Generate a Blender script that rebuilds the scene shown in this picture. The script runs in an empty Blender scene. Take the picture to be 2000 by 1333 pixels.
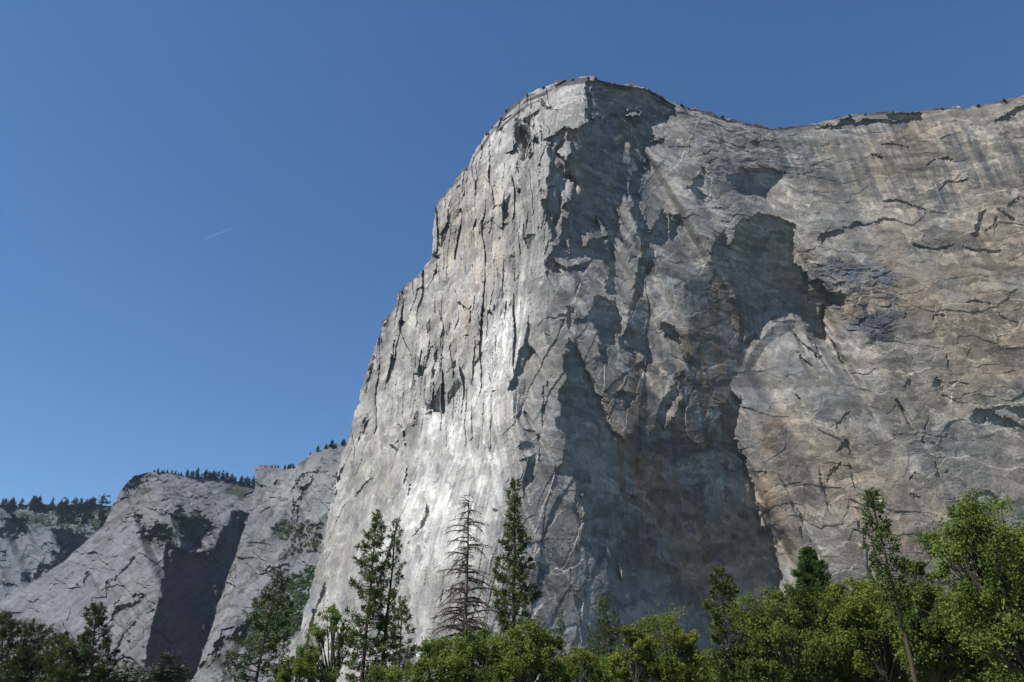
import bpy, math, random
import numpy as np

# ------------------------------------------------------------------ survey
# The photograph was measured as a survey: F, PITCH turn a reading into a
# bearing; a distance turns a bearing into a place in metres.
F, PITCH, CX, CY = 1556., math.radians(26.), 1000., 666.5
CAM = np.array([0., 0., 1.7])
SUN_AZ, SUN_EL = math.radians(-121.), math.radians(56.)
SUN = np.array([math.sin(SUN_AZ) * math.cos(SUN_EL), math.cos(SUN_AZ) * math.cos(SUN_EL), math.sin(SUN_EL)])
FWD = np.array([0, math.cos(PITCH), math.sin(PITCH)])
UPV = np.array([0, -math.sin(PITCH), math.cos(PITCH)])
SVX = CX + F * SUN[0] / (SUN @ FWD)
SVY = CY - F * (SUN @ UPV) / (SUN @ FWD)

scene = bpy.context.scene
col = scene.collection


def rays(px, py):
    a = (np.asarray(px, float) - CX) / F
    b = (CY - np.asarray(py, float)) / F
    return np.stack([a, math.cos(PITCH) - b * math.sin(PITCH), math.sin(PITCH) + b * math.cos(PITCH)], -1)


def at(px, py, r):
    """place seen at reading (px, py), r metres away along the ground"""
    d = rays(px, py)
    return CAM + d * (r / np.hypot(d[..., 0], d[..., 1]))[..., None]


def tps(pts, vals, lam=1e-3):
    P = np.array(pts, float) / 1000
    n = len(P)
    d = np.linalg.norm(P[:, None] - P[None], axis=-1)
    K = np.where(d > 0, d * d * np.log(d + 1e-12), 0) + lam * np.eye(n)
    A = np.zeros((n + 3, n + 3))
    A[:n, :n] = K
    A[:n, n] = 1
    A[:n, n + 1:] = P
    A[n, :n] = 1
    A[n + 1:, :n] = P.T
    w = np.linalg.solve(A, np.r_[vals, 0, 0, 0])

    def f(x, y):
        x = x / 1000.
        y = y / 1000.
        o = w[n] + w[n + 1] * x + w[n + 2] * y
        for i in range(n):
            dd = (x - P[i, 0]) ** 2 + (y - P[i, 1]) ** 2
            o = o + w[i] * 0.5 * dd * np.log(dd + 1e-12)
        return o
    return f


# ------------------------------------------------------------------- noise
def _h(ix, iy, iz, seed):
    h = (ix * 374761393 + iy * 668265263 + iz * 2147483647 + seed * 1274126177) & 0xffffffff
    h = ((h ^ (h >> 13)) * 1274126177) & 0xffffffff
    h = ((h ^ (h >> 16)) * 668265263) & 0xffffffff
    return h ^ (h >> 15)


def perlin(p, seed=0):
    x, y, z = p[..., 0], p[..., 1], p[..., 2]
    fx, fy, fz = np.floor(x), np.floor(y), np.floor(z)
    ix, iy, iz = fx.astype(np.int64), fy.astype(np.int64), fz.astype(np.int64)
    x = (x - fx).astype(np.float32)
    y = (y - fy).astype(np.float32)
    z = (z - fz).astype(np.float32)
    u, v, w = [t * t * t * (t * (t * 6 - 15) + 10) for t in (x, y, z)]
    out = 0
    for dx in (0, 1):
        for dy in (0, 1):
            for dz in (0, 1):
                h = _h(ix + dx, iy + dy, iz + dz, seed)
                gx = ((h & 1023) / 511.5 - 1).astype(np.float32)
                gy = (((h >> 10) & 1023) / 511.5 - 1).astype(np.float32)
                gz = (((h >> 20) & 1023) / 511.5 - 1).astype(np.float32)
                out = out + (gx * (x - dx) + gy * (y - dy) + gz * (z - dz)) * \
                    (u if dx else 1 - u) * (v if dy else 1 - v) * (w if dz else 1 - w)
    return out * 1.5


def fbm(p, wl, octv, seed, gain=0.5, stretch=(1, 1, 1)):
    q = p * (np.array(stretch) / wl)
    o = 0
    a = 1.
    for k in range(octv):
        o = o + a * perlin(q, seed + k * 17)
        q = q * 2.03 + 11.7
        a *= gain
    return o


def facets(u, v, seed, tilt=.1, off=.3):
    """broken rock: every cell of a jittered grid is a plane with a tilt of its
    own, stepping against its neighbours; also returns closeness to a joint"""
    fu, fv = np.floor(u), np.floor(v)
    iu, iv = fu.astype(np.int64), fv.astype(np.int64)
    b1 = np.full(u.shape, 9., np.float32)
    b2 = b1.copy()
    hh = np.zeros(u.shape, np.float32)
    for a in (-1, 0, 1):
        for b in (-1, 0, 1):
            h = _h(iu + a, iv + b, 0 * iu, seed)
            du = (u - fu - a - (h & 1023) / 1023.).astype(np.float32)
            dv = (v - fv - b - ((h >> 10) & 1023) / 1023.).astype(np.float32)
            d = du * du + dv * dv
            tx = (((h >> 3) & 255) / 127.5 - 1) * tilt
            ty = (((h >> 11) & 255) / 127.5 - 1) * tilt
            o = (((h >> 20) & 255) / 127.5 - 1) * off * tilt
            n = d < b1
            b2 = np.where(n, b1, np.minimum(b2, d))
            hh = np.where(n, du * tx + dv * ty + o, hh)
            b1 = np.where(n, d, b1)
    return hh, np.sqrt(b2) - np.sqrt(b1)


def blur(a, r):
    r = int(round(r))
    if r < 1:
        return a
    for _ in range(3):
        for ax in (0, 1):
            b = np.pad(a, [(r + 1, r) if k == ax else (0, 0) for k in (0, 1)], mode='edge')
            c = np.cumsum(b, axis=ax, dtype=np.float64)
            n = a.shape[ax]
            if ax == 0:
                a = (c[2 * r + 1:2 * r + 1 + n] - c[:n]) / (2 * r + 1)
            else:
                a = (c[:, 2 * r + 1:2 * r + 1 + n] - c[:, :n]) / (2 * r + 1)
    return a


def pip(X, Y, poly):
    poly = np.asarray(poly, float)
    out = np.zeros(X.shape, bool)
    m = (X >= poly[:, 0].min()) & (X <= poly[:, 0].max()) & (Y >= poly[:, 1].min()) & (Y <= poly[:, 1].max())
    if not m.any():
        return out
    x, y = X[m], Y[m]
    c = np.zeros(x.shape, bool)
    n = len(poly)
    for i in range(n):
        x0, y0 = poly[i]
        x1, y1 = poly[(i + 1) % n]
        if y0 == y1:
            continue
        c ^= ((y0 > y) != (y1 > y)) & (x < (x1 - x0) * (y - y0) / (y1 - y0) + x0)
    out[m] = c
    return out


def near_line(X, Y, pts, w):
    out = np.zeros(X.shape, bool)
    pts = np.asarray(pts, float)
    m = (X >= pts[:, 0].min() - w) & (X <= pts[:, 0].max() + w) & (Y >= pts[:, 1].min() - w) & (Y <= pts[:, 1].max() + w)
    if not m.any():
        return out
    x, y = X[m], Y[m]
    best = np.full(x.shape, 1e9)
    wid = np.zeros(x.shape)
    seg = np.hypot(*(pts[1:] - pts[:-1]).T)
    cum = np.r_[0, np.cumsum(seg)]
    rg = np.random.default_rng(int(abs(pts[0, 0] * 7 + pts[0, 1] * 13)))
    kn = rg.uniform(.1, 1.5, 12)
    kn[0] = kn[-1] = 0
    for i in range(len(pts) - 1):
        a, b = pts[i], pts[i + 1]
        d = b - a
        t = np.clip(((x - a[0]) * d[0] + (y - a[1]) * d[1]) / (d @ d + 1e-9), 0, 1)
        dd = np.hypot(x - a[0] - t * d[0], y - a[1] - t * d[1])
        q = (cum[i] + t * seg[i]) / cum[-1]
        n = dd < best
        best = np.where(n, dd, best)
        wid = np.where(n, np.interp(q * 11, np.arange(12), kn), wid)
    out[m] = best < w / 2 * wid
    return out


def dense(pts, step=3., rough=0., seed=1):
    pts = np.asarray(pts, float)
    out = []
    rg = np.random.default_rng(seed)
    for a, b in zip(pts[:-1], pts[1:]):
        n = max(1, int(np.hypot(*(b - a)) / step))
        for k in range(n):
            out.append(a + (b - a) * k / n)
    out.append(pts[-1])
    out = np.array(out)
    if rough:
        n = len(out)
        j = np.zeros(n)
        for s, am in ((9, 1.), (4, .7), (1, .5)):
            c = rg.normal(0, 1, n // s + 3)
            j += am * np.interp(np.arange(n) / s, np.arange(len(c)), c)
        t = np.gradient(out, axis=0)
        t /= np.linalg.norm(t, axis=1, keepdims=True) + 1e-9
        out = out + np.stack([-t[:, 1], t[:, 0]], 1) * (j * rough)[:, None]
    return out


# ---------------------------------------------------------------- meshes
def mesh_obj(name, V, quads=None, tris=None, mat=None, parent=None, smooth=False):
    me = bpy.data.meshes.new(name)
    V = np.asarray(V, np.float32)
    nq = 0 if quads is None else len(quads)
    nt = 0 if tris is None else len(tris)
    me.vertices.add(len(V))
    me.vertices.foreach_set('co', V.ravel())
    idx = []
    if nq:
        idx.append(np.asarray(quads, np.int32).ravel())
    if nt:
        idx.append(np.asarray(tris, np.int32).ravel())
    idx = np.concatenate(idx)
    me.loops.add(len(idx))
    me.loops.foreach_set('vertex_index', idx)
    me.polygons.add(nq + nt)
    st = np.concatenate([np.arange(nq) * 4, nq * 4 + np.arange(nt) * 3]).astype(np.int32)
    me.polygons.foreach_set('loop_start', st)
    me.polygons.foreach_set('use_smooth', np.full(nq + nt, smooth))
    me.update(calc_edges=True)
    me.validate()
    if mat:
        me.materials.append(mat)
    o = bpy.data.objects.new(name, me)
    col.objects.link(o)
    if parent:
        o.parent = parent
    return o


def tag(o, label=None, cat=None, group=None, kind=None):
    if label:
        o['label'] = label
    if cat:
        o['category'] = cat
    if group:
        o['group'] = group
    if kind:
        o['kind'] = kind
    return o


def empty(name, loc, label, cat, group=None):
    o = bpy.data.objects.new(name, None)
    o.location = loc
    col.objects.link(o)
    return tag(o, label, cat, group)


# --------------------------------------------------------------- materials
def newmat(name):
    m = bpy.data.materials.new(name)
    m.use_nodes = True
    nt = m.node_tree
    b = nt.nodes['Principled BSDF']
    b.inputs['Roughness'].default_value = .9
    b.inputs['Specular IOR Level'].default_value = .15
    return m, nt, b


def rock_mat(name, bump=.5):
    m, nt, b = newmat(name)
    N, L = nt.nodes, nt.links
    at_ = N.new('ShaderNodeAttribute')
    at_.attribute_name = 'stone'
    tc = N.new('ShaderNodeTexCoord')
    n1 = N.new('ShaderNodeTexNoise')
    n1.inputs['Scale'].default_value = .35
    n1.inputs['Detail'].default_value = 6
    n1.inputs['Roughness'].default_value = .75
    L.new(tc.outputs['Object'], n1.inputs['Vector'])
    r = N.new('ShaderNodeMapRange')
    r.inputs[1].default_value = .25
    r.inputs[2].default_value = .75
    r.inputs[3].default_value = .72
    r.inputs[4].default_value = 1.28
    L.new(n1.outputs['Fac'], r.inputs[0])
    mx = N.new('ShaderNodeVectorMath')
    mx.operation = 'SCALE'
    L.new(at_.outputs['Color'], mx.inputs[0])
    L.new(r.outputs[0], mx.inputs['Scale'])
    L.new(mx.outputs[0], b.inputs['Base Color'])
    bp = N.new('ShaderNodeBump')
    bp.inputs['Strength'].default_value = bump
    bp.inputs['Distance'].default_value = 1.2
    L.new(n1.outputs['Fac'], bp.inputs['Height'])
    L.new(bp.outputs[0], b.inputs['Normal'])
    return m


def leaf_mat(name, c0, c1, trans=.3):
    m, nt, b = newmat(name)
    N, L = nt.nodes, nt.links
    a = N.new('ShaderNodeAttribute')
    a.attribute_name = 'tint'
    mx = N.new('ShaderNodeMix')
    mx.data_type = 'RGBA'
    mx.inputs[6].default_value = (*c0, 1)
    mx.inputs[7].default_value = (*c1, 1)
    L.new(a.outputs['Fac'], mx.inputs[0])
    b.inputs['Roughness'].default_value = .7
    b.inputs['Specular IOR Level'].default_value = .12
    L.new(mx.outputs[2], b.inputs['Base Color'])
    t = N.new('ShaderNodeBsdfTranslucent')
    L.new(mx.outputs[2], t.inputs['Color'])
    ms = N.new('ShaderNodeMixShader')
    ms.inputs[0].default_value = trans
    L.new(b.outputs[0], ms.inputs[1])
    L.new(t.outputs[0], ms.inputs[2])
    L.new(ms.outputs[0], N['Material Output'].inputs['Surface'])
    return m


def bark_mat(name, c0, c1):
    m, nt, b = newmat(name)
    N, L = nt.nodes, nt.links
    tc = N.new('ShaderNodeTexCoord')
    mp = N.new('ShaderNodeMapping')
    mp.inputs['Scale'].default_value = (5, 5, .8)
    n = N.new('ShaderNodeTexNoise')
    n.inputs['Scale'].default_value = 1.
    n.inputs['Detail'].default_value = 5
    L.new(tc.outputs['Object'], mp.inputs[0])
    L.new(mp.outputs[0], n.inputs['Vector'])
    mx = N.new('ShaderNodeMix')
    mx.data_type = 'RGBA'
    mx.inputs[6].default_value = (*c0, 1)
    mx.inputs[7].default_value = (*c1, 1)
    L.new(n.outputs['Fac'], mx.inputs[0])
    L.new(mx.outputs[2], b.inputs['Base Color'])
    return m


# ------------------------------------------------------------------ cliffs
class Face:
    """A rock wall. A smooth survey surface gets its relief by walking down the
    direction of the light: where the photo shows shade the rock steps back,
    where it shows sun the rock leans out again."""

    def __init__(s, name, outline, bbox, step, ctrl, rough=.8, seed=3, openings=None):
        s.name, s.step = name, step
        s.outline = dense(outline, 2.5, rough, seed)
        x0, y0, x1, y1 = bbox
        s.X, s.Y = np.meshgrid(np.arange(x0, x1, step), np.arange(y0, y1, step))
        f = tps([(a, b) for a, b, _ in ctrl], [math.log(c) for *_, c in ctrl])
        s.f = f
        s.R = rays(s.X, s.Y)
        s.hl = np.hypot(s.R[..., 0], s.R[..., 1])
        s.z0 = np.exp(f(s.X, s.Y)) / s.hl
        s.P0 = CAM + s.R * s.z0[..., None]
        s.U = np.arctan2(s.P0[..., 0], s.P0[..., 1]) * (np.exp(f(CX, CY)) if x1 > CX else np.exp(f(.5 * (max(x0, 0) + x1), .5 * (y0 + y1))))
        s.Zv = s.P0[..., 2]
        w1 = fbm(s.P0, 16., 3, 5, .55) * 1.2
        w2 = fbm(s.P0, 16., 3, 6, .55) * 1.2
        ja, jb = s.U + .25 * s.Zv + 5 * w1, s.Zv - .3 * s.U + 5 * w2
        w1 = w1 + facets(ja / 15., jb / 24., 701, 6., .8)[0] + facets(ja / 5., jb / 8., 702, 1.5, .8)[0]
        w2 = w2 + facets(ja / 15., jb / 24., 703, 6., .8)[0] + facets(ja / 5., jb / 8., 704, 1.5, .8)[0]
        s.Xw, s.Yw = s.X + w1, s.Y + w2
        s.g = np.ones(s.X.shape)

    def poly(s, pts, v, soft=0, warp=1.):
        m = pip(s.X + (s.Xw - s.X) * warp, s.Y + (s.Yw - s.Y) * warp, pts)
        if soft:
            k = blur(m.astype(float), soft / s.step / 1.7)
            s.g = s.g * (1 - k) + v * k
        else:
            s.g[m] = v

    def line(s, pts, w, v=0.):
        s.g[near_line(s.X + .55 * (s.Xw - s.X), s.Y + .55 * (s.Yw - s.Y), pts, w)] = v

    def mask(s, pts, soft, warp=1.5):
        m = pip(s.X + (s.Xw - s.X) * warp, s.Y + (s.Yw - s.Y) * warp, pts).astype(float)
        return blur(m, soft / s.step / 1.7)

    def solve(s, anchor=170., dips=(.0022, .004, .009), minslope=.07, pits=None):
        t = np.hypot(s.X - SVX, s.Y - SVY)
        Yb = -np.log(s.z0) - np.log(t)
        g = blur(s.g, 1) if s.step < 1.2 else s.g
        sh = (g < .1).astype(float)
        dip = 0
        for sg, a in zip((2.5, 8., 26.), dips):
            dip = dip + a * np.clip(2 * (blur(sh, sg / s.step / 1.7) - .5), 0, 1)
        dip = dip + .0009 * sh
        J, I = s.X.shape
        xs = s.X[0]
        Yo = np.empty_like(Yb)
        Yo[0] = Yb[0]
        run = Yb[0].copy()
        smin = minslope / F
        for j in range(1, J):
            k = (xs - SVX) / (s.Y[j, 0] - SVY)
            up = xs - s.step * k
            dt = s.step * np.sqrt(1 + k * k)
            Yp = np.interp(up, xs, Yo[j - 1])
            bp = np.interp(up, xs, Yb[j - 1])
            rp = np.interp(up, xs, run)
            sb = np.maximum((Yb[j] - bp) / dt, smin)
            gj = g[j]
            shj = sh[j] > .5
            base = np.maximum(Yp, rp)
            aj = anchor if np.isscalar(anchor) else anchor[j]
            sl = sb * gj + np.clip((Yb[j] - base) / aj, -.7 * sb * np.minimum(gj, 1), (1.2 + 130 / aj - .75) * sb * (gj > .5) + .15 * sb)
            lit = base + np.maximum(sl, .12 * sb) * dt
            # far too proud of the survey surface: ease back
            if pits is not None:      # walls square to the light: notches without a tail
                pj = pits[j] > .5
                hold = rp + sb * gj * .5 * dt
                litp = np.where((gj < .62) & (hold < Yb[j]), hold, Yb[j] + .00012 * (gj - 1))
                lit = np.where(pj, litp, lit)
                Yo[j] = np.where(shj, rp - dip[j] * np.where(pj, .35, 1), lit)
                run = np.where(shj, rp, np.where(pj, lit, np.maximum(rp, lit)))
            else:
                Yo[j] = np.where(shj, rp - dip[j], lit)
                run = np.where(shj, rp, np.maximum(rp, lit))
            far = run > Yb[j] + .09
            run = np.where(far, run - (run - Yb[j] - .09) * .3, run)
        d = Yo - Yb
        deep = np.clip((blur(sh, 9 / s.step / 1.7) - .8) / .2, 0, 1) * (1 if pits is None else 1 - pits)
        d = d * (1 - deep) + (blur(d, 22 / s.step / 1.7) - .001) * deep
        s.rel = d
        return s

    def build(s, detail, stone, mat, away=(12., 330.), kind='structure'):
        z = np.exp(-(-np.log(s.z0) + s.rel))
        z = z - detail            # metres towards the viewer along the bearing
        V = CAM + s.R * z[..., None]
        ins = pip(s.X, s.Y, s.outline)
        cell = ins[:-1, :-1] | ins[1:, :-1] | ins[:-1, 1:] | ins[1:, 1:]
        used = np.zeros(ins.shape, bool)
        for a in (0, 1):
            for b in (0, 1):
                used[a:a + cell.shape[0], b:b + cell.shape[1]] |= cell
        ol = s.outline
        jj, ii = np.where(used & ~ins)
        if len(jj):
            nx, ny = np.empty(len(jj)), np.empty(len(jj))
            for c0 in range(0, len(jj), 500):
                q = slice(c0, c0 + 500)
                px, py = s.X[jj[q], ii[q]], s.Y[jj[q], ii[q]]
                best = np.full(len(px), 1e9)
                bx, by = px.copy(), py.copy()
                a, b = ol[:-1], ol[1:]
                d = b - a
                tt = np.clip(((px[:, None] - a[:, 0]) * d[:, 0] + (py[:, None] - a[:, 1]) * d[:, 1]) / ((d * d).sum(1) + 1e-9), 0, 1)
                qx, qy = a[:, 0] + tt * d[:, 0], a[:, 1] + tt * d[:, 1]
                dd = (qx - px[:, None]) ** 2 + (qy - py[:, None]) ** 2
                k = dd.argmin(1)
                r_ = np.arange(len(px))
                nx[q], ny[q] = qx[r_, k], qy[r_, k]
            ok = np.hypot(nx - s.X[jj, ii], ny - s.Y[jj, ii]) < s.step * 2.2
            nx = np.where(ok, nx, s.X[jj, ii])
            ny = np.where(ok, ny, s.Y[jj, ii])
            V[jj, ii] = CAM + rays(nx, ny) * z[jj, ii][:, None]
        idx = np.full(ins.shape, -1)
        idx[used] = np.arange(used.sum())
        cj, ci = np.where(cell)
        quads = np.stack([idx[cj, ci], idx[cj + 1, ci], idx[cj + 1, ci + 1], idx[cj, ci + 1]], 1)
        Vf = V[used]
        C = stone[used]
        n0 = len(Vf)
        # rim edges -> the mountain goes on behind
        e = np.concatenate([quads[:, [0, 1]], quads[:, [1, 2]], quads[:, [2, 3]], quads[:, [3, 0]]])
        key = np.sort(e, 1)
        u, first, cnt = np.unique(key[:, 0].astype(np.int64) * n0 + key[:, 1], return_index=True, return_counts=True)
        be = e[first[cnt == 1]]
        bv = np.unique(be)
        mp = np.full(n0, -1)
        mp[bv] = np.arange(len(bv))
        az = np.arctan2(Vf[bv, 0], Vf[bv, 1]) + math.radians(away[0])
        off = np.stack([np.sin(az), np.cos(az), 0 * az], 1)
        r1 = Vf[bv] + off * away[1] * .12 - np.array([0, 0, 1.]) * 2
        r2 = Vf[bv] + off * away[1]
        r2[:, 2] -= 15
        r3 = Vf[bv] + off * away[1] * 1.6
        r3[:, 2] = -20
        nb = len(bv)
        Q = [quads]
        for k, (lo) in enumerate((None, 0, 1)):
            A = be if lo is None else n0 + lo * nb + mp[be]
            B = n0 + (k) * nb + mp[be]
            Q.append(np.stack([A[:, 1], A[:, 0], B[:, 0], B[:, 1]], 1))
        Vall = np.concatenate([Vf, r1, r2, r3])
        Call = np.concatenate([C, C[bv], C[bv], C[bv]])
        o = mesh_obj(s.name, Vall, np.concatenate(Q), None, mat)
        ca = o.data.color_attributes.new('stone', 'FLOAT_COLOR', 'POINT')
        ca.data.foreach_set('color', np.concatenate([Call, np.ones((len(Call), 1))], 1).astype(np.float32).ravel())
        s.V, s.obj = V, o
        tag(o, kind=kind)
        return o

    def point(s, px, py):
        i = int(round((px - s.X[0, 0]) / s.step))
        j = int(round((py - s.Y[0, 0]) / s.step))
        j = min(max(j, 0), s.X.shape[0] - 1)
        i = min(max(i, 0), s.X.shape[1] - 1)
        return s.V[j, i]


def Z(ox, oy, sc, pts):
    return [(ox + x / sc, oy + y / sc) for x, y in pts]


def ZA(*p): return Z(840, 140, 6.665, p)
def ZB(*p): return Z(1040, 200, 6.665, p)
def ZC(*p): return Z(1040, 380, 6.665, p)
def ZD(*p): return Z(840, 340, 6.665, p)
def ZE(*p): return Z(1040, 560, 6.665, p)
def ZF(*p): return Z(960, 740, 6.665, p)
def ZG(*p): return Z(1200, 740, 6.665, p)
def ZH(*p): return Z(780, 560, 4.442, p)
def Z2(*p): return Z(1200, 120, 3.332, p)
def Z3(*p): return Z(1600, 120, 3.3325, p)
def Z4(*p): return Z(700, 480, 3.332, p)
def Z5(*p): return Z(1100, 480, 3.332, p)
def Z6(*p): return Z(1500, 480, 3.332, p)
def Y4(*p): return Z(800, 900, 3.078, p)
def Y5(*p): return Z(1050, 900, 3.078, p)
def Y6(*p): return Z(1350, 900, 3.077, p)
def Y7(*p): return Z(1600, 900, 3.078, p)
def BA(*p): return Z(0, 840, 2.705, p)
def BB(*p): return Z(350, 840, 2.705, p)


KA = .68
HAZE = 2e-5
SKY_EL = [(500, 1420), (520, 1360), (544, 1313), (561, 1276), (579, 1239), (594, 1195), (609, 1147), (620, 1106), (629, 1062),
          (638, 1017), (647.6, 977), (660.5, 925), (671.6, 881), (684.6, 840), (693, 808), (701.5, 777), (712, 741), (722.5, 708),
          (731.5, 678), (742, 648), (757, 618), (772, 597), (784, 573), (794.5, 552), (811, 543), (823, 528), (839.5, 511),
          (844, 498), (845, 470), (845, 420), (855.5, 393), (872, 372), (893, 348), (912.5, 330), (923, 303), (932, 288),
          (953, 259.6), (971, 237), (986, 220.5), (1010, 199.5), (1028, 184.5), (1055, 174), (1076, 165), (1097, 156.6),
          (1127, 153.6), (1157, 151.5), (1172, 156.6), (1196, 163.5), (1214, 164.4), (1244, 167.4), (1265, 172.5), (1283, 183),
          (1305, 193.5), (1329, 205.5), (1350, 213), (1371, 216), (1392, 220.5), (1416, 229.5), (1440, 235.5), (1464, 241.5),
          (1491, 246), (1515, 249.6), (1536, 249), (1560, 244.5), (1590, 241.5), (1632, 233.4), (1654, 228), (1681, 220.5),
          (1702, 222), (1744, 219), (1792, 216.6), (1834, 213), (1879, 208.5), (1912, 205.5), (1939, 201), (1975, 193.5),
          (2000, 187.5), (2100, 172), (2260, 150)]

CTRL_EL = [
 (540,1330,905),(600,1180,940),(640,1010,975),(690,830,1010),(750,630,1045),(843,500,1065),(848,400,1080),(930,290,1065),(1010,200,1030),
 (760,1250,810),(800,1000,850),(850,800,890),(900,600,925),(960,420,945),
 (950,1300,715),(985,1000,750),(1010,800,780),(1045,600,815),(1062,400,845),(1080,270,870),(1130,158,925),
 (1130,1250,765),(1140,900,795),(1170,600,840),(1200,350,880),(1230,170,945),
 (1300,1250,860),(1300,900,880),(1320,600,915),(1350,400,950),(1400,226,1012),
 (1500,1250,925),(1480,900,950),(1500,600,995),(1520,400,1040),(1540,252,1085),
 (1740,1200,1015),(1740,900,1045),(1740,600,1088),(1740,400,1122),(1750,222,1178),
 (1960,1150,1095),(1960,900,1130),(1960,600,1180),(1980,400,1222),(2000,190,1285),
 (2250,1150,1215),(2250,800,1270),(2250,500,1325),(2250,160,1430)]


def lerp(a, b, k):
    k = np.clip(k, 0, 1)[..., None]
    return a * (1 - k) + np.asarray(b) * k


def saw(q):
    return q - np.floor(q)


def build_el():
    ol = SKY_EL + [(2260, 1420)]
    f = Face('granite_cliff', ol + [ol[0]], (490, 140, 2262, 1424), 1.6, CTRL_EL, rough=1.6)
    X, Y, P = f.X, f.Y, f.P0
    big = fbm(P, 130., 3, 21)
    f.g = np.clip(1 + .45 * big, .35, 1.8)
    # ---- shade as the photograph shows it, worked from the summit down
    M = [(1141,158),(1160,153),(1200,165),(1250,169),(1290,188),(1322,206),(1312,228),(1296,238),(1284,246)]
    M += ZB((1560,340),(1580,460),(1520,550),(1500,640),(1530,730),(1520,880),(1460,960),(1400,1100),(1400,1200),(1410,1300))
    M += ZC((1415,60),(1430,280),(1510,480),(1590,400),(1650,250),(1733,200),(1733,600),(1600,570),(1555,640),(1555,870),(1530,1010),(1470,1040),(1460,1330))
    M += ZE((1450,200),(1490,400),(1450,560),(1490,700),(1540,880),(1540,980),(1480,940),(1400,900),(1370,860),(1300,850),(1200,830),(1150,760),(1190,600),(1230,460),(1270,340),(1310,200),(1340,20))
    M += ZC((1290,1250),(1340,1150),(1330,900),(1440,800),(1440,560),(1370,480),(1340,330),(1295,270),(1280,60))
    M += ZB((1265,1230),(1275,1100),(1310,980),(1345,850),(1330,790),(1290,670),(1285,480),(1220,480),(1210,570),(1190,650),(1165,755),(1180,775),(1280,790),(1240,870),(1250,900),(1290,970),(1260,1070),(1190,1220))
    M += ZC((1180,80),(1120,170),(1140,330),(1150,470),(1095,560),(1095,670),(1080,980),(1100,1270))
    M += ZE((1110,105),(1000,100)) + ZC((930,1280),(1000,1100),(1000,910),(900,855),(770,850),(690,950),(600,970),(520,1030),(450,985),(260,985),(200,970),(155,1060),(160,870),(170,800),(190,670),(220,550),(215,470),(240,430),(200,310),(150,150),(145,10))
    M += ZB((165,1130),(175,950),(190,870),(235,775),(200,700),(190,550),(235,500),(150,510),(140,450),(370,370),(430,345),(590,310),(720,210),(690,160))
    f.poly(M, 0.)
    # light caught inside it
    f.poly(ZB((400,510),(440,390),(450,400),(430,500),(490,520),(495,640),(440,700),(370,730),(325,720),(335,600)), 1.5)
    f.poly(ZB((440,700),(455,700),(465,860),(435,915),(455,850)), 1.4)
    f.poly(ZB((415,1010),(440,980),(490,960),(510,1010),(515,1130),(480,1330),(390,1333),(395,1150)), 1.2)
    f.poly(ZC((390,0),(490,0),(460,130),(415,200),(390,220)), 1.3)
    f.poly(ZC((385,240),(470,245),(400,380),(410,440),(340,580),(260,720),(180,860),(160,800),(230,660),(320,440)), 1.)
    f.poly(ZC((830,300),(845,300),(890,345),(940,400),(940,500),(830,560),(740,600),(690,700),(610,690),(650,600),(640,540),(720,520),(830,400)), 1.1)
    f.poly(ZC((440,570),(490,560),(500,650),(480,710),(430,760),(470,680)), .8)
    f.poly(ZC((280,800),(420,830),(600,780),(760,830),(720,880),(560,910),(520,960),(300,900)), .6)
    f.poly(ZC((540,910),(720,890),(700,960),(560,1040)), .05)
    f.poly(ZB((1210,140),(1340,105),(1360,150),(1430,130),(1370,205),(1340,170),(1230,185)), 1.3)
    f.poly(ZB((1215,260),(1245,330),(1235,330)), 1.2)
    f.poly(ZB((1280,265),(1390,280),(1380,290),(1310,292)), 1.3)
    f.poly(ZB((1410,840),(1480,835),(1500,890),(1440,900)), 1.)
    f.poly(ZB((740,150),(850,165),(760,190)), 1.1)
    f.poly(ZC((1300,680),(1360,560),(1440,760),(1330,850),(1200,800)), .3, 4)
    f.poly(ZC((1470,490),(1550,480),(1590,410),(1560,480),(1500,510)), 1.2)
    # second stretch below the ledge
    f.poly(ZE((800,120),(830,90),(900,130),(960,180),(1050,200),(1130,240),(1140,330),(1120,480),(1110,770),(990,760),(1000,850),(1040,960),(1000,1010),(920,960),(890,870),(870,600),(780,540),(760,440),(700,460),(620,500),(560,470),(600,430),(720,350),(780,250)), 0.)
    f.poly(ZE((320,360),(390,330),(470,350),(400,240),(520,280),(530,460),(480,560),(470,470),(470,380),(330,400)), .05)
    f.poly(ZE((140,590),(190,600),(200,670)), 0)
    f.poly(ZE((1330,880),(1390,880),(1350,1000),(1210,1090),(1180,980),(1280,960)), .1)
    f.poly(ZE((1330,1000),(1480,960),(1470,1100),(1380,1333),(1250,1333),(1300,1100)), .25, 6)
    # the great shadow under the prow
    B = ZE((490,640),(560,730),(620,840),(700,1000),(780,1130),(800,1200),(820,1330))
    B += ZF((1330,0),(1360,160),(1460,210),(1410,320),(1450,430),(1520,570),(1620,680),(1660,760))
    B += ZG((60,740),(120,690),(250,600),(310,550),(400,600),(540,540),(570,430),(620,260),(760,60),(860,0)) + [(1316, 738)]
    B += Z5((830,780),(860,760),(850,700),(830,600),(840,470),(830,350),(780,260),(860,170),(950,120),(960,30),(1000,-40),(1060,-110))
    B += Z2((740,1200),(790,1130),(830,1030),(950,990),(1100,1020),(1180,1050),(1165,1150),(1160,1260),(1200,1333))
    B += Z6((170,0),(160,80),(220,140),(240,200),(330,230),(380,280),(480,300),(510,340),(490,400),(420,390),(360,400),(360,480),(370,600),(310,590),(220,500),(140,410))
    B += Z5((1480,430),(1400,480),(1320,520),(1220,650),(1180,720),(1150,830),(1080,880),(1110,950),(1150,1000),(1130,1100),(1110,1180),(1120,1290))
    B += Y6((330,0),(370,130),(400,260),(440,400),(490,450),(510,530),(530,640),(540,720),(540,900),(400,1333))
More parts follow.
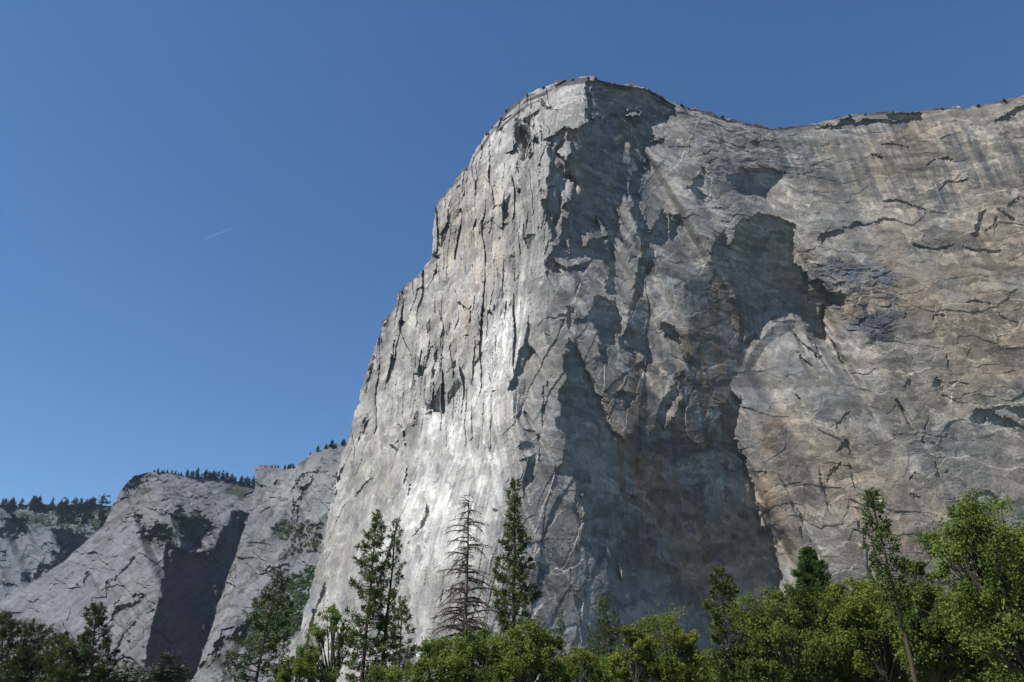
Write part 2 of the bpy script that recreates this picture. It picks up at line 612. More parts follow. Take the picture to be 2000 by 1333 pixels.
    B += [(1180, 1340)] + Y5((330,1000),(340,910),(400,830),(420,760),(400,720),(410,660),(435,600),(420,530),(370,590),(300,550),(240,500),(240,350),(215,280),(215,230),(225,190),(230,110))
    B += ZF((820,1250),(880,1150),(940,1050),(960,980),(985,900),(1000,800),(960,730),(880,690),(830,620),(840,530),(890,480),(900,400),(900,300),(850,260),(860,200),(870,110),(930,30))
    B += ZE((340,1330),(400,1220),(430,1100),(430,960),(410,920),(430,800),(480,760))
    f.poly(B, 0.)
    L1 = ZG((0,330),(60,370),(130,330),(180,410),(260,340),(330,310),(400,200),(450,90),(490,0),(760,0),(700,110),(640,200),(600,330),(560,450),(540,540),(500,640),(460,720),(480,800),(440,900),(400,970),(340,960),(310,1080),(270,1110),(250,1080),(310,950),(320,860),(315,780),(330,650),(250,600),(190,680),(150,690),(150,780),(125,860),(120,720),(60,740),(0,660))
    f.poly(L1, 1.)
    f.poly(ZG((860,0),(930,20),(860,100),(830,240),(850,290),(800,400),(750,500),(700,560),(660,640),(635,685),(640,610),(690,490),(700,420),(740,290),(790,200),(810,100)), 1.5)
    f.poly(ZG((0,180),(60,200),(130,230),(180,160),(350,200),(240,340),(160,370),(120,300),(20,300)), .0)
    f.poly(ZG((330,600),(460,630),(430,680),(340,700)), .3)
    f.poly(Y5((240,270),(280,260),(285,330),(260,480),(235,500),(260,380)), 1.2)
    f.poly(Y5((270,200),(300,190),(290,225)), 1.)
    f.poly(Y5((405,500),(435,500),(425,545),(400,590),(380,610)), 1.4)
    f.poly(Y5((480,600),(500,605),(485,720),(475,650)), 1.1)
    f.poly(Z5((1490,20),(1600,30),(1660,60),(1600,110),(1500,90)), .5)
    f.poly([(1335,575),(1365,520),(1420,545),(1440,640),(1425,740),(1385,850),(1352,880),(1345,760),(1350,690)], .3, 30, .6)
    f.poly([(1225,640),(1240,600),(1262,560),(1262,660)], .2, 8)
    f.poly([(1560,606),(1500,636),(1458,688),(1440,745),(1468,735),(1505,680),(1565,645)], .3, 16, .4)
    # caves and notches in the cirque
    f.poly(Z2((720,760),(770,710),(900,685),(1060,700),(1110,740),(1060,780),(1000,830),(975,890),(850,870),(780,830)), 0.)
    f.poly(Z2((575,680),(590,760),(560,830),(620,880),(600,900),(540,880),(470,830)), .05)
    f.poly(Z2((240,1100),(270,1050),(350,1000),(360,1140),(340,1180),(250,1200)), .05)
    f.poly(Z2((365,1000),(440,980),(440,1060),(410,1140),(370,1150)), .05)
    f.poly(Z2((220,530),(310,505),(300,545),(230,560)), .05)
    f.poly(Z2((870,520),(950,500),(910,550)), .05)
    f.poly(Z2((650,1010),(700,985),(720,1000),(690,1050),(660,1090),(640,1100)), 1.8)
    f.poly(Z5((640,490),(700,520),(760,620),(740,650),(640,600)), .05)
    f.poly(Z5((760,650),(820,680),(860,760),(840,850)), .1)
    # crest band
    f.poly(Z3((0,450),(150,390),(400,375),(500,345),(650,330),(670,370),(560,392),(440,405),(300,425),(150,440)), .05)
    f.poly(Z3((1110,390),(1180,350),(1333,295),(1440,250),(1440,280),(1333,325),(1200,370)), 0.)
    f.poly(Z3((970,1130),(1040,1050),(1060,990),(1090,980),(1060,1060),(1010,1140)), 0.)
    f.poly(Z3((0,1120),(100,1080),(180,1075),(60,1150),(0,1200)), 0.)
    f.poly(Z6((1300,1110),(1370,1060),(1500,1050),(1666,1035),(1800,1050),(1800,1100),(1640,1120),(1560,1060),(1450,1090),(1400,1150),(1340,1140)), 0.)
    f.poly(Z6((1420,1100),(1470,1080),(1666,1180),(1750,1190),(1666,1205),(1540,1180),(1440,1160)), .05)
    f.poly(Z6((1060,900),(1090,850),(1130,870),(1125,905),(1090,910)), 0.)
    f.poly(Z6((885,905),(915,860),(922,885),(910,912)), 0.)
    f.poly(Z6((885,462),(915,435),(922,462)), 0.)
    f.poly(Z6((430,1333),(450,1300),(480,1270),(520,1262),(548,1315),(500,1300)), 0.)
    f.poly(Y6((370,230),(440,280),(490,330),(480,400),(560,420),(500,520),(430,330)), .1)
    f.poly(Y7((245,350),(262,370),(270,470),(290,600),(325,670),(300,660),(262,520)), 0.)
    f.poly(Y7((825,270),(960,200),(1010,190),(1080,240),(1000,215),(900,245),(850,280)), 0.)
    for pts, w in [(Z6((1060,490),(1080,460),(1120,445),(1160,455)), 5), (Z6((1290,370),(1350,358),(1400,370),(1450,390)), 5),
                   (Z6((1480,430),(1560,480),(1650,520)), 4), (Z6((440,1200),(455,1150),(500,1090),(530,1080)), 6),
                   (Z6((180,960),(215,1010)), 5), (Z6((170,680),(280,780)), 3.5), (Z6((1000,0),(1060,15),(1140,15)), 5),
                   (Z6((1270,10),(1380,40),(1500,50)), 4), (Z6((1180,900),(1240,890),(1310,910)), 4),
                   (Z6((820,990),(870,1060),(950,1200)), 4), (Z6((160,570),(220,640),(340,740)), 4), (Z6((250,560),(350,740)), 4),
                   (Z6((390,600),(490,770)), 4), (Z6((1160,820),(1170,710),(1200,690)), 3), (Z6((1050,1100),(1000,1270),(1130,1310)), 4),
                   (Z3((400,530),(480,530),(540,545),(600,560)), 4), (Z3((410,910),(500,905),(560,920),(640,950),(700,975),(850,995)), 5),
                   (Z3((180,1080),(250,1050),(300,1060),(400,1030),(510,1030)), 7), (Z3((600,1190),(700,1215),(860,1205),(890,1190)), 5),
                   (Z3((930,1210),(1100,1240),(1195,1245)), 4), (Z3((780,870),(790,830),(830,790),(1000,755)), 3),
                   (Z3((690,690),(750,650),(880,630)), 4), (Z3((1150,960),(1230,1020),(1270,1040)), 5), (Z3((1220,940),(1333,880)), 5),
                   (Z3((320,600),(380,600),(420,630)), 4), (Z3((1070,1110),(1140,1060),(1160,1010)), 4),
                   (Y6((360,70),(470,80)), 4), (Y6((770,20),(800,200),(830,310)), 3), (Y6((830,130),(840,60),(900,10)), 3),
                   (Y6((610,240),(650,330),(670,490)), 4), (Y6((540,110),(600,200)), 4), (Y6((940,10),(985,180)), 3),
                   (Y7((0,60),(30,200),(60,290)), 4), (Y7((60,100),(130,0)), 3), (Y7((690,0),(720,110)), 4), (Y7((540,110),(580,60)), 4),
                   (Y7((180,280),(260,285)), 3), (Y7((745,80),(790,60)), 4), (Y7((540,210),(610,215)), 4)]:
        f.line(pts, w)
    # south-west side: notches, flakes and the dark seam down the prow
    for pts, v in [(ZD((780,470),(830,410),(900,390),(1000,320),(1050,240),(1045,330),(1020,400),(1020,560),(1000,580),(1010,470),(930,460),(900,410),(850,430)), 0.),
                   (ZD((930,450),(1010,470),(1000,580),(960,600),(930,560)), .3),
                   (ZD((670,745),(690,690),(760,620),(800,570),(830,575),(790,620),(740,690)), 0.),
                   (ZD((1220,840),(1280,790),(1380,790),(1350,900),(1310,960),(1260,910)), 0.),
                   (ZD((915,660),(1010,640),(1000,680),(960,697)), 0.), (ZD((893,828),(932,823),(937,852),(900,852)), 0.),
                   (ZD((130,830),(170,810),(215,830),(190,930),(150,970),(120,930)), 0.),
                   (ZD((35,1090),(55,1010),(130,960),(150,930),(95,1040),(60,1095)), 0.),
                   (ZD((370,400),(410,480),(400,530),(385,500)), 0.), (ZD((1010,1080),(1100,1060),(1090,1095),(1020,1125)), 0.),
                   (ZD((1128,170),(1168,180),(1162,250),(1130,257)), 0.), (ZD((1415,60),(1447,60),(1447,220),(1420,220)), 0.),
                   (ZD((60,1060),(160,1040),(120,1110),(80,1110)), 0.), (ZD((20,1320),(90,1250),(120,1270),(60,1333)), .1),
                   (ZD((1030,880),(1045,880),(1042,960),(1030,950)), 0.),
                   (ZA((1080,720),(1120,620),(1170,610),(1200,650),(1190,760),(1120,800),(1080,830)), .14),
                   (ZA((1190,670),(1310,760),(1330,900),(1290,1060),(1200,1110),(1110,1050),(1090,850)), .3),
                   (ZA((1200,630),(1250,600),(1350,540),(1420,480),(1410,560),(1360,600),(1330,720),(1310,760),(1250,690)), 0.),
                   (ZA((1330,890),(1400,810),(1405,950),(1370,930)), 0.), (ZA((1150,1130),(1290,1070),(1340,1060),(1290,1130),(1200,1145)), .05),
                   (ZA((890,770),(970,680),(960,800),(920,780)), .05), (ZA((1460,350),(1520,440),(1720,500),(1500,480),(1450,420)), .1),
                   (ZA((745,1050),(770,960),(810,940),(760,1000)), 0.), (ZA((1390,390),(1430,340),(1440,410)), 0.),
                   (ZH((245,1090),(270,990),(320,910),(380,800),(395,830),(405,1000),(405,1105),(350,1090),(280,1085)), 0.),
                   (ZH((430,1040),(435,950),(440,900),(480,830),(510,780),(540,850),(490,930),(450,1020)), 0.),
                   (ZH((395,750),(420,710),(460,650),(490,640),(490,700),(460,710),(410,750)), 0.), (ZH((163,680),(207,685),(202,772),(163,780)), 0.),
                   (ZH((300,680),(315,560),(335,535),(305,700),(290,800),(272,860),(268,780)), 0.), (ZH((230,420),(240,320),(280,280),(260,380)), .05),
                   (ZH((0,290),(30,280),(60,310),(0,345)), 0.), (ZH((720,180),(760,170),(800,250),(770,240),(730,210)), 0.),
                   (ZH((958,187),(980,110),(987,160)), 0.), (ZH((600,190),(625,150),(620,200)), 0.), (ZH((690,590),(740,560),(720,610)), .05),
                   (ZH((500,130),(520,170),(590,190),(560,160)), .05), (ZH((130,1200),(170,1080),(178,1120),(150,1220)), 0.),
                   (ZH((650,680),(720,610),(700,670),(660,700)), .05), (ZH((540,440),(640,400),(600,440)), .1),
                   (Z4((1120,450),(1090,560),(1080,640),(1040,720),(1010,840),(970,930),(1010,935),(1030,870),(1080,830),(1110,720),(1150,700),(1110,620),(1115,520)), .02),
                   (Z4((1010,940),(1080,860),(1070,1000),(1060,1100),(1030,1110),(1010,1040)), .15),
                   (ZF((200,130),(260,0),(350,0),(330,80),(310,140),(300,160)), 0.), (ZF((440,0),(430,180),(400,290),(320,300),(300,240),(320,150),(330,80),(400,40)), .15),
                   (ZF((300,490),(390,440),(390,545)), 0.), (ZF((420,400),(480,440),(492,510),(430,450)), 0.),
                   (ZF((380,640),(470,650),(560,670),(550,695),(460,690)), 0.), (ZF((340,900),(380,830),(480,830),(600,880),(560,920),(450,960),(400,970)), .15),
                   (ZF((340,1070),(470,1050),(485,1090),(400,1090)), 0.), (ZF((490,1040),(590,1000),(600,1100),(560,1250),(480,1340),(400,1340),(470,1180)), .05),
                   (ZF((560,705),(640,710),(652,795),(620,812),(590,760)), 0.),
                   (ZE((420,800),(480,780),(500,880),(530,950),(530,1060),(430,1040)), .0), (ZE((440,810),(490,830),(490,880),(460,870)), 1.2),
                   (Y4((690,100),(760,60),(740,140),(700,150),(680,230)), 0.), (Y4((500,290),(530,285),(540,300),(510,307)), 0.),
                   (Y4((740,560),(800,540),(815,640),(780,640)), .15), (Y4((980,800),(1040,850),(1030,960),(1000,900)), .05), (Y4((1010,500),(1030,520),(1010,690),(985,650)), .2),
                   (Y4((120,270),(125,310),(90,400),(20,470),(0,520),(0,500),(60,420)), 0.)]:
        f.poly(pts, v, warp=.5)
    for pts, w in [(Z4((120,660),(100,780),(60,900)), 4), (Z4((80,1090),(40,1160),(10,1280)), 5), (Z4((430,760),(420,800)), 5),
                   (Z4((390,1050),(370,1130),(360,1190)), 4), (Z4((510,660),(495,760),(470,900),(455,1060)), 5),
                   (Z4((540,700),(530,840)), 3), (Z4((260,1150),(300,1190),(300,1300)), 6), (Z4((210,1290),(250,1333)), 4),
                   (ZA((1440,480),(1435,700),(1440,1000)), 3), (ZD((1410,650),(1410,740)), 3), (ZA((1140,1180),(1145,1333)), 4), (ZA((1420,1190),(1425,1333)), 4),
                   (ZF((720,30),(700,150),(680,250),(665,420),(660,640)), 3.5), (ZF((645,860),(640,1000),(630,1100)), 3),
                   (Z(550, 900, 3.078, [(430,230),(480,160),(560,90)]), 4), (Z(550, 900, 3.078, [(120,1180),(190,930),(240,800),(275,730)]), 5),
                   (Z(550, 900, 3.078, [(320,230),(350,100),(390,0)]), 4), (Z(550, 900, 3.078, [(720,160),(760,30)]), 4),
                   (Z(550, 900, 3.078, [(880,260),(880,330),(830,420),(790,460)]), 5), (Z(550, 900, 3.078, [(880,690),(920,650),(950,620)]), 3),
                   (Z(550, 900, 3.078, [(770,140),(755,220)]), 4)]:
        f.line(pts, w)
    # bright lips
    for pts, v in [(ZD((920,650),(1040,570),(1140,520),(1130,550),(1040,600),(960,640)), 1.5), (ZA((1010,640),(1100,560),(1200,440),(1420,350),(1370,430),(1200,520),(1080,680)), 1.5),
                   (ZB((200,790),(230,790),(180,900),(160,1050),(120,1300),(95,1330),(110,1000)), 1.35), (ZA((1330,700),(1400,610),(1400,800),(1320,870)), 1.4),
                   (ZA((1430,480),(1733,510),(1733,640),(1550,720),(1430,640)), 1.2)]:
        f.poly(pts, v)
    sw = blur(pip(X, Y, [(400, 1450), (400, 100), (1125, 100), (1070, 250), (1055, 400), (1045, 500), (1010, 640), (968, 800), (985, 1000), (1040, 1200), (1060, 1450)]).astype(float), 16)
    f.solve(anchor=140 - 50 * sw, pits=sw, minslope=.17, dips=(.0015, .0021, .0032))
    # ---- fracture detail in metres
    slab = f.mask(ZH((830,120),(1155,100),(1100,400),(990,700),(930,1000),(800,1180),(880,1500),(860,2200),(60,2600),(-60,1900),(240,1333),(270,1090),(400,1100),(560,900),(790,460)), 25)
    lowsw = sw * np.clip((Y - 760) / 200, 0, 1)
    upsw = sw * (1 - np.clip((Y - 700) / 250, 0, 1))
    se = 1 - sw
    U = f.U * (1 + .9 * sw) + 5 * fbm(P, 70., 5, 40, .5)
    Vv = f.Zv + 12 * fbm(P, 70., 5, 46, .5)
    Ud = U - .42 * Vv                       # joints leaning up to the right
    fine = fbm(P, 40., 6, 60, .62)
    m1 = np.clip(.5 + 1.3 * fbm(P, 90., 2, 100), 0, 1)
    det = .9 * fine * (1.05 - .35 * se)
    a1, e1 = facets(U / 19., Vv / 120., 401, 11.)
    a2, e2 = facets(U / 7.5 + 3, Vv / 95., 402, 5.)
    a3, e3 = facets(Ud / 4.5 + 3, Vv / 30., 412, 1.5)
    det = det + upsw * (a1 * (.5 + m1) + a2 * (1.5 - m1) + a3 - 1.0 * (e1 < .03) * (m1 > .6) - .6 * (e2 < .04) * (m1 < .4))
    b1, g1 = facets(Ud / 24., Vv / 120., 403, 3.2)
    b2, g2 = facets(Ud / 9., Vv / 110., 404, 1.5)
    det = det + lowsw * ((b1 + b2 + .8 * a3) * (1 - .3 * slab) - .5 * (g1 < .03) * (m1 > .85))
    Ur = U + .25 * Vv
    Vr = Vv - .18 * U
    c1, h1 = facets(Ur / 62., Vr / 40., 405, 1.5)
    c2, h2 = facets(U / 32. + 7, Vr / 26., 406, 1.0)
    c3, h3 = facets(Ur / 9. + 5, Vv / 7., 407, .32)
    right = np.clip((X - 1300) / 150, 0, 1)
    d1, k1 = facets(Ud / 20., Vv / 130., 408, 1.5)
    d2, k2 = facets((U - .12 * Vv) / 44., Vv / 330., 418, 2.4)
    det = det + .82 * se * (c1 * .8 * (.35 + .65 * right) + c2 + c3 + (d1 + d2) * (1 - right) - .45 * (h2 < .02) * (m1 < .25))
    rough = f.mask(Z6((170,60),(330,100),(480,80),(560,150),(700,130),(850,160),(870,300),(850,460),(800,600),(600,600),(500,570),(400,430),(340,300),(240,210)), 9, 2.)
    det = det + rough * (2.2 * facets(U / 12., Vv / 9., 409, 1.)[0] + 1.2 * fine)
    mt = f.mask(Z2((430,250),(900,380),(1100,500),(1400,560),(1300,760),(1080,800),(1060,690),(760,700),(600,900),(760,900),(1000,1000),(740,1150),(560,900),(560,600)), 20, 2.)
    det = det + mt * (1.3 * facets(Ur / 16., Vr / 9., 410, 1.)[0] + .9 * fine)
    det = det * (1 - .5 * lowsw) + blur(det, 1) * .5 * lowsw
    det = det - det.mean()
    # ---- stone colour (lasting stains and rock kinds, plus shade painted into the alcove)
    az = np.degrees(np.arctan2(P[..., 0], P[..., 1]))
    A = np.stack([az * 14., P[..., 2] / 75., 0 * az], -1)
    st1 = perlin(A * np.array([.35, 1., 1]), 201) + .6 * perlin(A * np.array([1.1, 1., 1]) + 3, 202)
    st2 = perlin(A * np.array([.7, .8, 1]) + 31, 203) + .6 * perlin(A * np.array([1.9, 1.5, 1]) + 9, 204)
    mott = fbm(P, 90., 6, 210, .6)
    mott2 = fbm(P, 25., 4, 220, .6)
    c = np.zeros(X.shape + (3,)) + np.array([.282, .274, .262])
    c = lerp(c, [.302, .292, .274], sw)
    sw_m = perlin(np.stack([Ud / 16., Vv / 60., 0 * Ud], -1), 245) + .8 * fbm(P, 30., 4, 246, .6)
    c = lerp(c, [.19, .19, .205], sw * np.clip(.9 * sw_m - .05, 0, .75))
    c = lerp(c, [.45, .445, .425], sw * np.clip(-.9 * sw_m - .15, 0, .7))
    # slab of fresh pale rock
    sgrain = perlin(np.stack([Ud / 5., Vv / 40., 0 * Ud], -1), 240) + .7 * perlin(np.stack([Ud / 2.2, Vv / 16., 0 * Ud], -1), 241)
    c = lerp(c, [.58, .57, .55], slab * np.clip(.6 + .55 * sgrain + .35 * mott, 0, 1))
    c = lerp(c, [.62, .62, .6], f.mask(ZH((240,1080),(420,1100),(390,1333),(240,1333)), 8) * .7)
    # warm streaks on the upper south-west side
    wz = f.mask([(850,400),(890,350),(960,330),(1000,420),(980,560),(930,640),(930,720),(890,700),(850,540)], 22)
    c = lerp(c, [.42, .365, .295], wz * np.clip(.35 + 1.0 * st1, 0, 1))
    wz = f.mask([(620,1120),(690,830),(760,640),(860,560),(860,800),(800,900),(760,1000),(700,1200)], 30)
    c = lerp(c, [.38, .345, .295], wz * np.clip(.1 + .9 * st1, 0, .7))
    c = lerp(c, [.23, .235, .26], (sw * (1 - slab * .8)) * np.clip(st2 * 1.3 - .35, 0, .75))
    # north american wall: tan, gold and dark diorite
    wm = f.mask(Z6((860,100),(1000,40),(1400,-60),(1800,-60),(1800,800),(1500,900),(1200,860),(1050,640),(900,430),(870,250)), 30)
    c = lerp(c, [.35, .27, .19], wm * np.clip(.65 + .8 * mott, 0, 1))
    wm = f.mask(Z6((-80,1060),(200,1080),(480,1130),(520,1333),(500,1500),(100,1480),(-60,1333)), 22)
    c = lerp(c, [.30, .245, .18], wm * np.clip(.6 + .8 * mott, 0, 1))
    c = lerp(c, [.32, .275, .22], se * np.clip((X - 1480) / 160, 0, 1) * np.clip(.5 + .6 * mott, 0, .8))
    wm = f.mask([(1480,930),(1560,900),(1580,1010),(1560,1090),(1500,1080)], 14)
    c = lerp(c, [.33, .255, .185], wm * np.clip(.7 + .8 * mott, 0, 1))
    wm = f.mask([(1690,290),(1780,270),(1900,330),(2050,350),(2050,480),(1800,480),(1680,400)], 30)
    c = lerp(c, [.37, .31, .235], wm * np.clip(.3 + .9 * st1, 0, .9))
    dm = f.mask(Z6((170,60),(330,100),(480,80),(560,150),(700,130),(850,160),(870,300),(850,460),(800,600),(600,600),(500,570),(400,430),(340,300),(240,210)), 9, 2.)
    c = lerp(c, [.125, .135, .155], dm * np.clip(1. + .6 * mott2, 0, 1))
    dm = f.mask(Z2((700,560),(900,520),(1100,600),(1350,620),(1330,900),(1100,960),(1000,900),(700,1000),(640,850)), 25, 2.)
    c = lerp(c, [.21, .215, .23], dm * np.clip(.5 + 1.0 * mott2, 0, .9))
    # black water streaks
    sm = f.mask(Z3((-300,500),(200,420),(600,400),(1050,400),(1500,380),(1500,820),(1050,800),(900,960),(650,990),(430,930),(150,930),(-100,800),(-300,700)), 22)
    c = lerp(c, [.17, .17, .175], sm * np.clip(.45 + .6 * mott, 0, .7))
    lean = np.stack([(X + (Y - 300) * -.42) / 17., Y / 160., 0 * X], -1)
    ls = perlin(lean, 231) + .7 * perlin(lean * np.array([2.3, 1.3, 1]), 232)
    ls = ls + .55 * perlin(lean * np.array([5.2, 1.6, 1]) + 7, 233)
    c = lerp(c, [.105, .105, .115], sm * np.clip(ls * 1.9 + .05, 0, .85) * np.clip(.7 + 1.2 * mott, .25, 1))
    c = lerp(c, [.42, .36, .28], sm * np.clip(-ls * 2. - .35, 0, .6))
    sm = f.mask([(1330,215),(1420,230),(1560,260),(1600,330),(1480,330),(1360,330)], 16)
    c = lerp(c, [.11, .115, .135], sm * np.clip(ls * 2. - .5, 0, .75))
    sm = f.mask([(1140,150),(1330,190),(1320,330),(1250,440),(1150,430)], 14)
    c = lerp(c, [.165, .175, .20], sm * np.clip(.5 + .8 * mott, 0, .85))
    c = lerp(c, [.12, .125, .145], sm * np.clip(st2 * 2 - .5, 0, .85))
    # brown and pale streaks down the alcove, its shade deepened by a dark wash
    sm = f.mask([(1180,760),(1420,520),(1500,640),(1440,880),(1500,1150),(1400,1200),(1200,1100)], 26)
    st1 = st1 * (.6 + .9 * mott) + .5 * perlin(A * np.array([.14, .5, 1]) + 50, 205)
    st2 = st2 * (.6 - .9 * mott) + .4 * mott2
    c = lerp(c, [.175, .165, .155], sm * np.clip(.35 + .8 * st2 + .5 * mott, 0, .8))  # dark wash: the alcove's shade put into the stone colour
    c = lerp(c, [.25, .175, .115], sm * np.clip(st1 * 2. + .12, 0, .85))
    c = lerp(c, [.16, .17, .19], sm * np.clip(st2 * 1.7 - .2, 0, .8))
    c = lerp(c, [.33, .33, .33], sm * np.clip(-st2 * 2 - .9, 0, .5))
    # lichen black along the crest
    sx, sy = np.array([p[0] for p in SKY_EL[26:]]), np.array([p[1] for p in SKY_EL[26:]])
    crest = Y - np.interp(X, sx, sy)
    cw = np.interp(X, [860, 950, 1000, 1050, 1130, 1230, 1320, 1430, 1560, 2000], [5, 12, 22, 16, 9, 9, 13, 7, 4, 4])
    band = perlin(np.stack([crest / 6.5, X / 60., 0 * X], -1), 250) + .4 * mott2
    c = lerp(c, [.05, .05, .055], np.clip((cw * 1.5 - crest) / 4., 0, 1) * np.clip(.9 + 6 * band, 0, .97) * (Y < 560))
    c = lerp(c, [.085, .085, .09], .0 * np.clip((cw * (.85 + 1.9 * mott2) - crest) / 3., 0, .9) * (Y < 560))
    c = lerp(c, [.09, .09, .085], np.clip((7 * (1 + 2.5 * mott2) - (X - np.interp(Y, sorted(p[1] for p in SKY_EL[19:28]), [p[0] for p in sorted(SKY_EL[19:28], key=lambda q: q[1])]))) / 3, 0, .85) * (Y > 500) * (Y < 640))
    # every plate of rock has a tone of its own; brown and pale patches over the south-east wall
    t1 = facets(Ur / 30. + 1.5 * mott2, Vr / 22., 801, .5, 1.)[0]
    t2 = facets(U / 11. + mott2, Vv / (9. + 30. * sw), 802, .45, 1.)[0]
    t3 = fbm(P, 9., 4, 810, .75)
    pt = fbm(P, 150., 5, 820, .62)
    c = lerp(c, [.30, .235, .17], se * (.2 + .8 * np.clip((X - 1420) / 250, 0, 1)) * np.clip(1.1 * pt - .05 + .3 * t1, 0, .6))
    c = lerp(c, [.15, .155, .165], se * np.clip(-.9 * pt - .25 + .3 * mott2, 0, .5))
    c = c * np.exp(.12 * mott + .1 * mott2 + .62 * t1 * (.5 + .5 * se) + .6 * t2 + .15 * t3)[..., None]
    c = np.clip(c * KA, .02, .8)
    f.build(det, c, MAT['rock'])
    tag(f.obj, 'huge pale granite cliff with sunlit left side and shaded prow filling the right', None)
    return f


def build_back():
    out = []
    # far ridge
    ol = [(-260, 1000), (-120, 990), (0, 987), (37, 987), (67, 986), (120, 984), (180, 985), (230, 990), (300, 1000), (420, 1010)]
    f = Face('hills', dense(ol + [(420, 1440), (-260, 1440), ol[0]], 4), (-262, 970, 424, 1444), 2.,
             [(-260,1000,2750),(-260,1430,1850),(0,990,2700),(0,1200,2350),(0,1430,1800),(200,1000,2640),(200,1200,2300),(200,1430,1750),(420,1000,2600),(420,1430,1700)], rough=.8, seed=11)
    big = fbm(f.P0, 160., 5, 310, .6)
    f.g = np.clip(1 + .12 * big + .6 * fbm(np.stack([f.U - .3 * f.Zv, f.Zv * .5, 0 * f.U], -1), 30., 5, 849, .65), .3, 1.8)
    for p in [BA((0,480),(120,470),(160,500),(60,560),(0,600)), BA((260,540),(330,500),(440,560),(460,620),(380,690),(300,740),(240,700),(330,620)), BA((60,640),(10,680),(0,640)), BA((100,780),(220,720),(300,740),(200,800))]:
        f.poly(p, 0., warp=2.)
    f.solve(minslope=.15)
    d = 3 * fbm(f.P0, 120., 6, 320, .5) + facets((f.U + 8 * fbm(f.P0, 70., 4, 601)) / 40, (f.Zv + .6 * f.U + 8 * fbm(f.P0, 70., 4, 606)) / 34, 601, 6)[0] + facets((f.U + 8 * fbm(f.P0, 70., 4, 611)) / 15, (f.Zv + .6 * f.U + 8 * fbm(f.P0, 70., 4, 616)) / 13, 611, 2.6)[0]
    m = fbm(f.P0, 80., 7, 330, .66)
    c = np.zeros(f.X.shape + (3,)) + np.array([.31, .315, .325])
    veg = np.maximum(f.mask(BA((-300,440),(180,450),(330,400),(620,330),(620,560),(430,560),(300,500),(200,480),(0,560)), 8, 2.),
                     f.mask([(-260, 1200), (0, 1190), (90, 1215), (210, 1240), (210, 1440), (-260, 1440)], 12, 2.))
    c = lerp(c, [.055, .075, .04], np.clip(veg * (.6 + 1.6 * m), 0, .9))
    c = lerp(c, [.06, .075, .05], np.clip(m * 2.2 - .75, 0, .85))
    c = c * np.exp(.09 * m + .16 * fbm(f.P0 + 0, 40., 5, 840, .65, (1, 1, .3)) + .2 * fbm(np.stack([f.U - .9 * f.Zv, f.Zv * .2, 0 * f.U], -1), 14., 4, 845, .6) + facets(f.U / 24. + m, f.Zv / 30., 830, .05, 1.)[0])[..., None]
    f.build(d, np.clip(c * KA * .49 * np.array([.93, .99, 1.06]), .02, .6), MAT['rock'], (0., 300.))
    out.append(f)
    # dome with the sheer dark wall
    ol = [(-200, 1250), (-80, 1215), (0, 1175), (60, 1140), (120, 1100), (165, 1060), (203, 1028), (218, 991), (233, 962), (244, 947), (262, 929), (296, 919.5),
          (325, 921), (350, 925), (387, 932), (424, 933), (461, 940), (500, 950), (560, 955)]
    f = Face('dome_cliff', dense(ol + [(560, 1440), (-200, 1440), ol[0]], 3), (-202, 905, 564, 1444), 1.7,
             [(-150,1240,2150),(-100,1420,1700),(0,1180,2150),(60,1300,1900),(60,1420,1650),(200,1030,2180),(262,932,2230),(200,1200,1900),(200,1400,1600),(320,1060,1960),(320,924,2220),(300,1200,1780),(290,1400,1590),(400,935,2250),(380,1070,2020),(360,1300,1750),(470,950,2250),(470,1060,2060),(420,1300,1850),(560,1000,2200),(560,1400,1900)], rough=.7, seed=13)
    big = fbm(f.P0, 120., 5, 340, .6)
    f.g = np.clip(1 + .12 * big + .5 * fbm(np.stack([f.U - .8 * f.Zv, f.Zv * .16, 0 * f.U], -1), 26., 5, 849, .65), .3, 1.8)
    W = [(325,1058),(321,1091),(316,1136),(314,1173),(303,1202),(296,1228),(285,1265),(283,1300),(330,1320),(385,1340),(400,1265),(413,1229),(424,1195),(439,1147),(450,1113),(461,1080),(472,1047),(479,1025),(487,1003),(457,999),(446,1020),(435,1032),(424,1062),(405,1080),(372,1080),(350,1069)]
    f.poly(W, 0., warp=.7)
    for p in [BA((700,240),(790,228),(740,290),(660,335),(655,310)), BA((730,540),(800,510),(900,500),(900,560),(830,600),(750,590)), BA((590,980),(640,920),(760,880),(800,880),(720,920),(640,950),(590,1040),(570,1060)),
              BA((690,460),(760,440),(740,490)), BA((560,1110),(590,1160),(580,1210),(555,1200)), BA((860,430),(960,420),(1000,460),(900,470)), BA((930,560),(1082,520),(1082,620),(1000,640),(940,600)), BB((0,430),(150,470),(200,500),(130,560),(0,540))]:
        f.poly(p, .03, warp=1.5)
    for p, w in [(BA((620,1170),(650,1090),(720,1000)), 4), (BA((690,1120),(640,1080)), 3), (BA((830,760),(880,720)), 3), (BA((600,800),(680,720),(720,650)), 4), (BA((540,850),(600,780)), 3), (BA((400,830),(500,730)), 3)]:
        f.line(p, w)
    f.solve(minslope=.12)
    d = 1.2 * fbm(f.P0, 90., 6, 350, .5, (1, 1, .4)) + facets((f.U + 8 * fbm(f.P0, 70., 4, 621)) / 50, (f.Zv + .6 * f.U + 8 * fbm(f.P0, 70., 4, 626)) / 30, 621, 6)[0] + facets((f.U + 8 * fbm(f.P0, 70., 4, 631)) / 16, (f.Zv + .6 * f.U + 8 * fbm(f.P0, 70., 4, 636)) / 12, 631, 2.6)[0] + 1.2 * fbm(f.P0, 40, 4, 352, .5, (1, 1, .2)) + 1.6 * fbm(np.stack([f.U - .9 * f.Zv, f.Zv * .18, 0 * f.U], -1), 16., 4, 848, .6)
    m = fbm(f.P0, 70., 7, 360, .72)
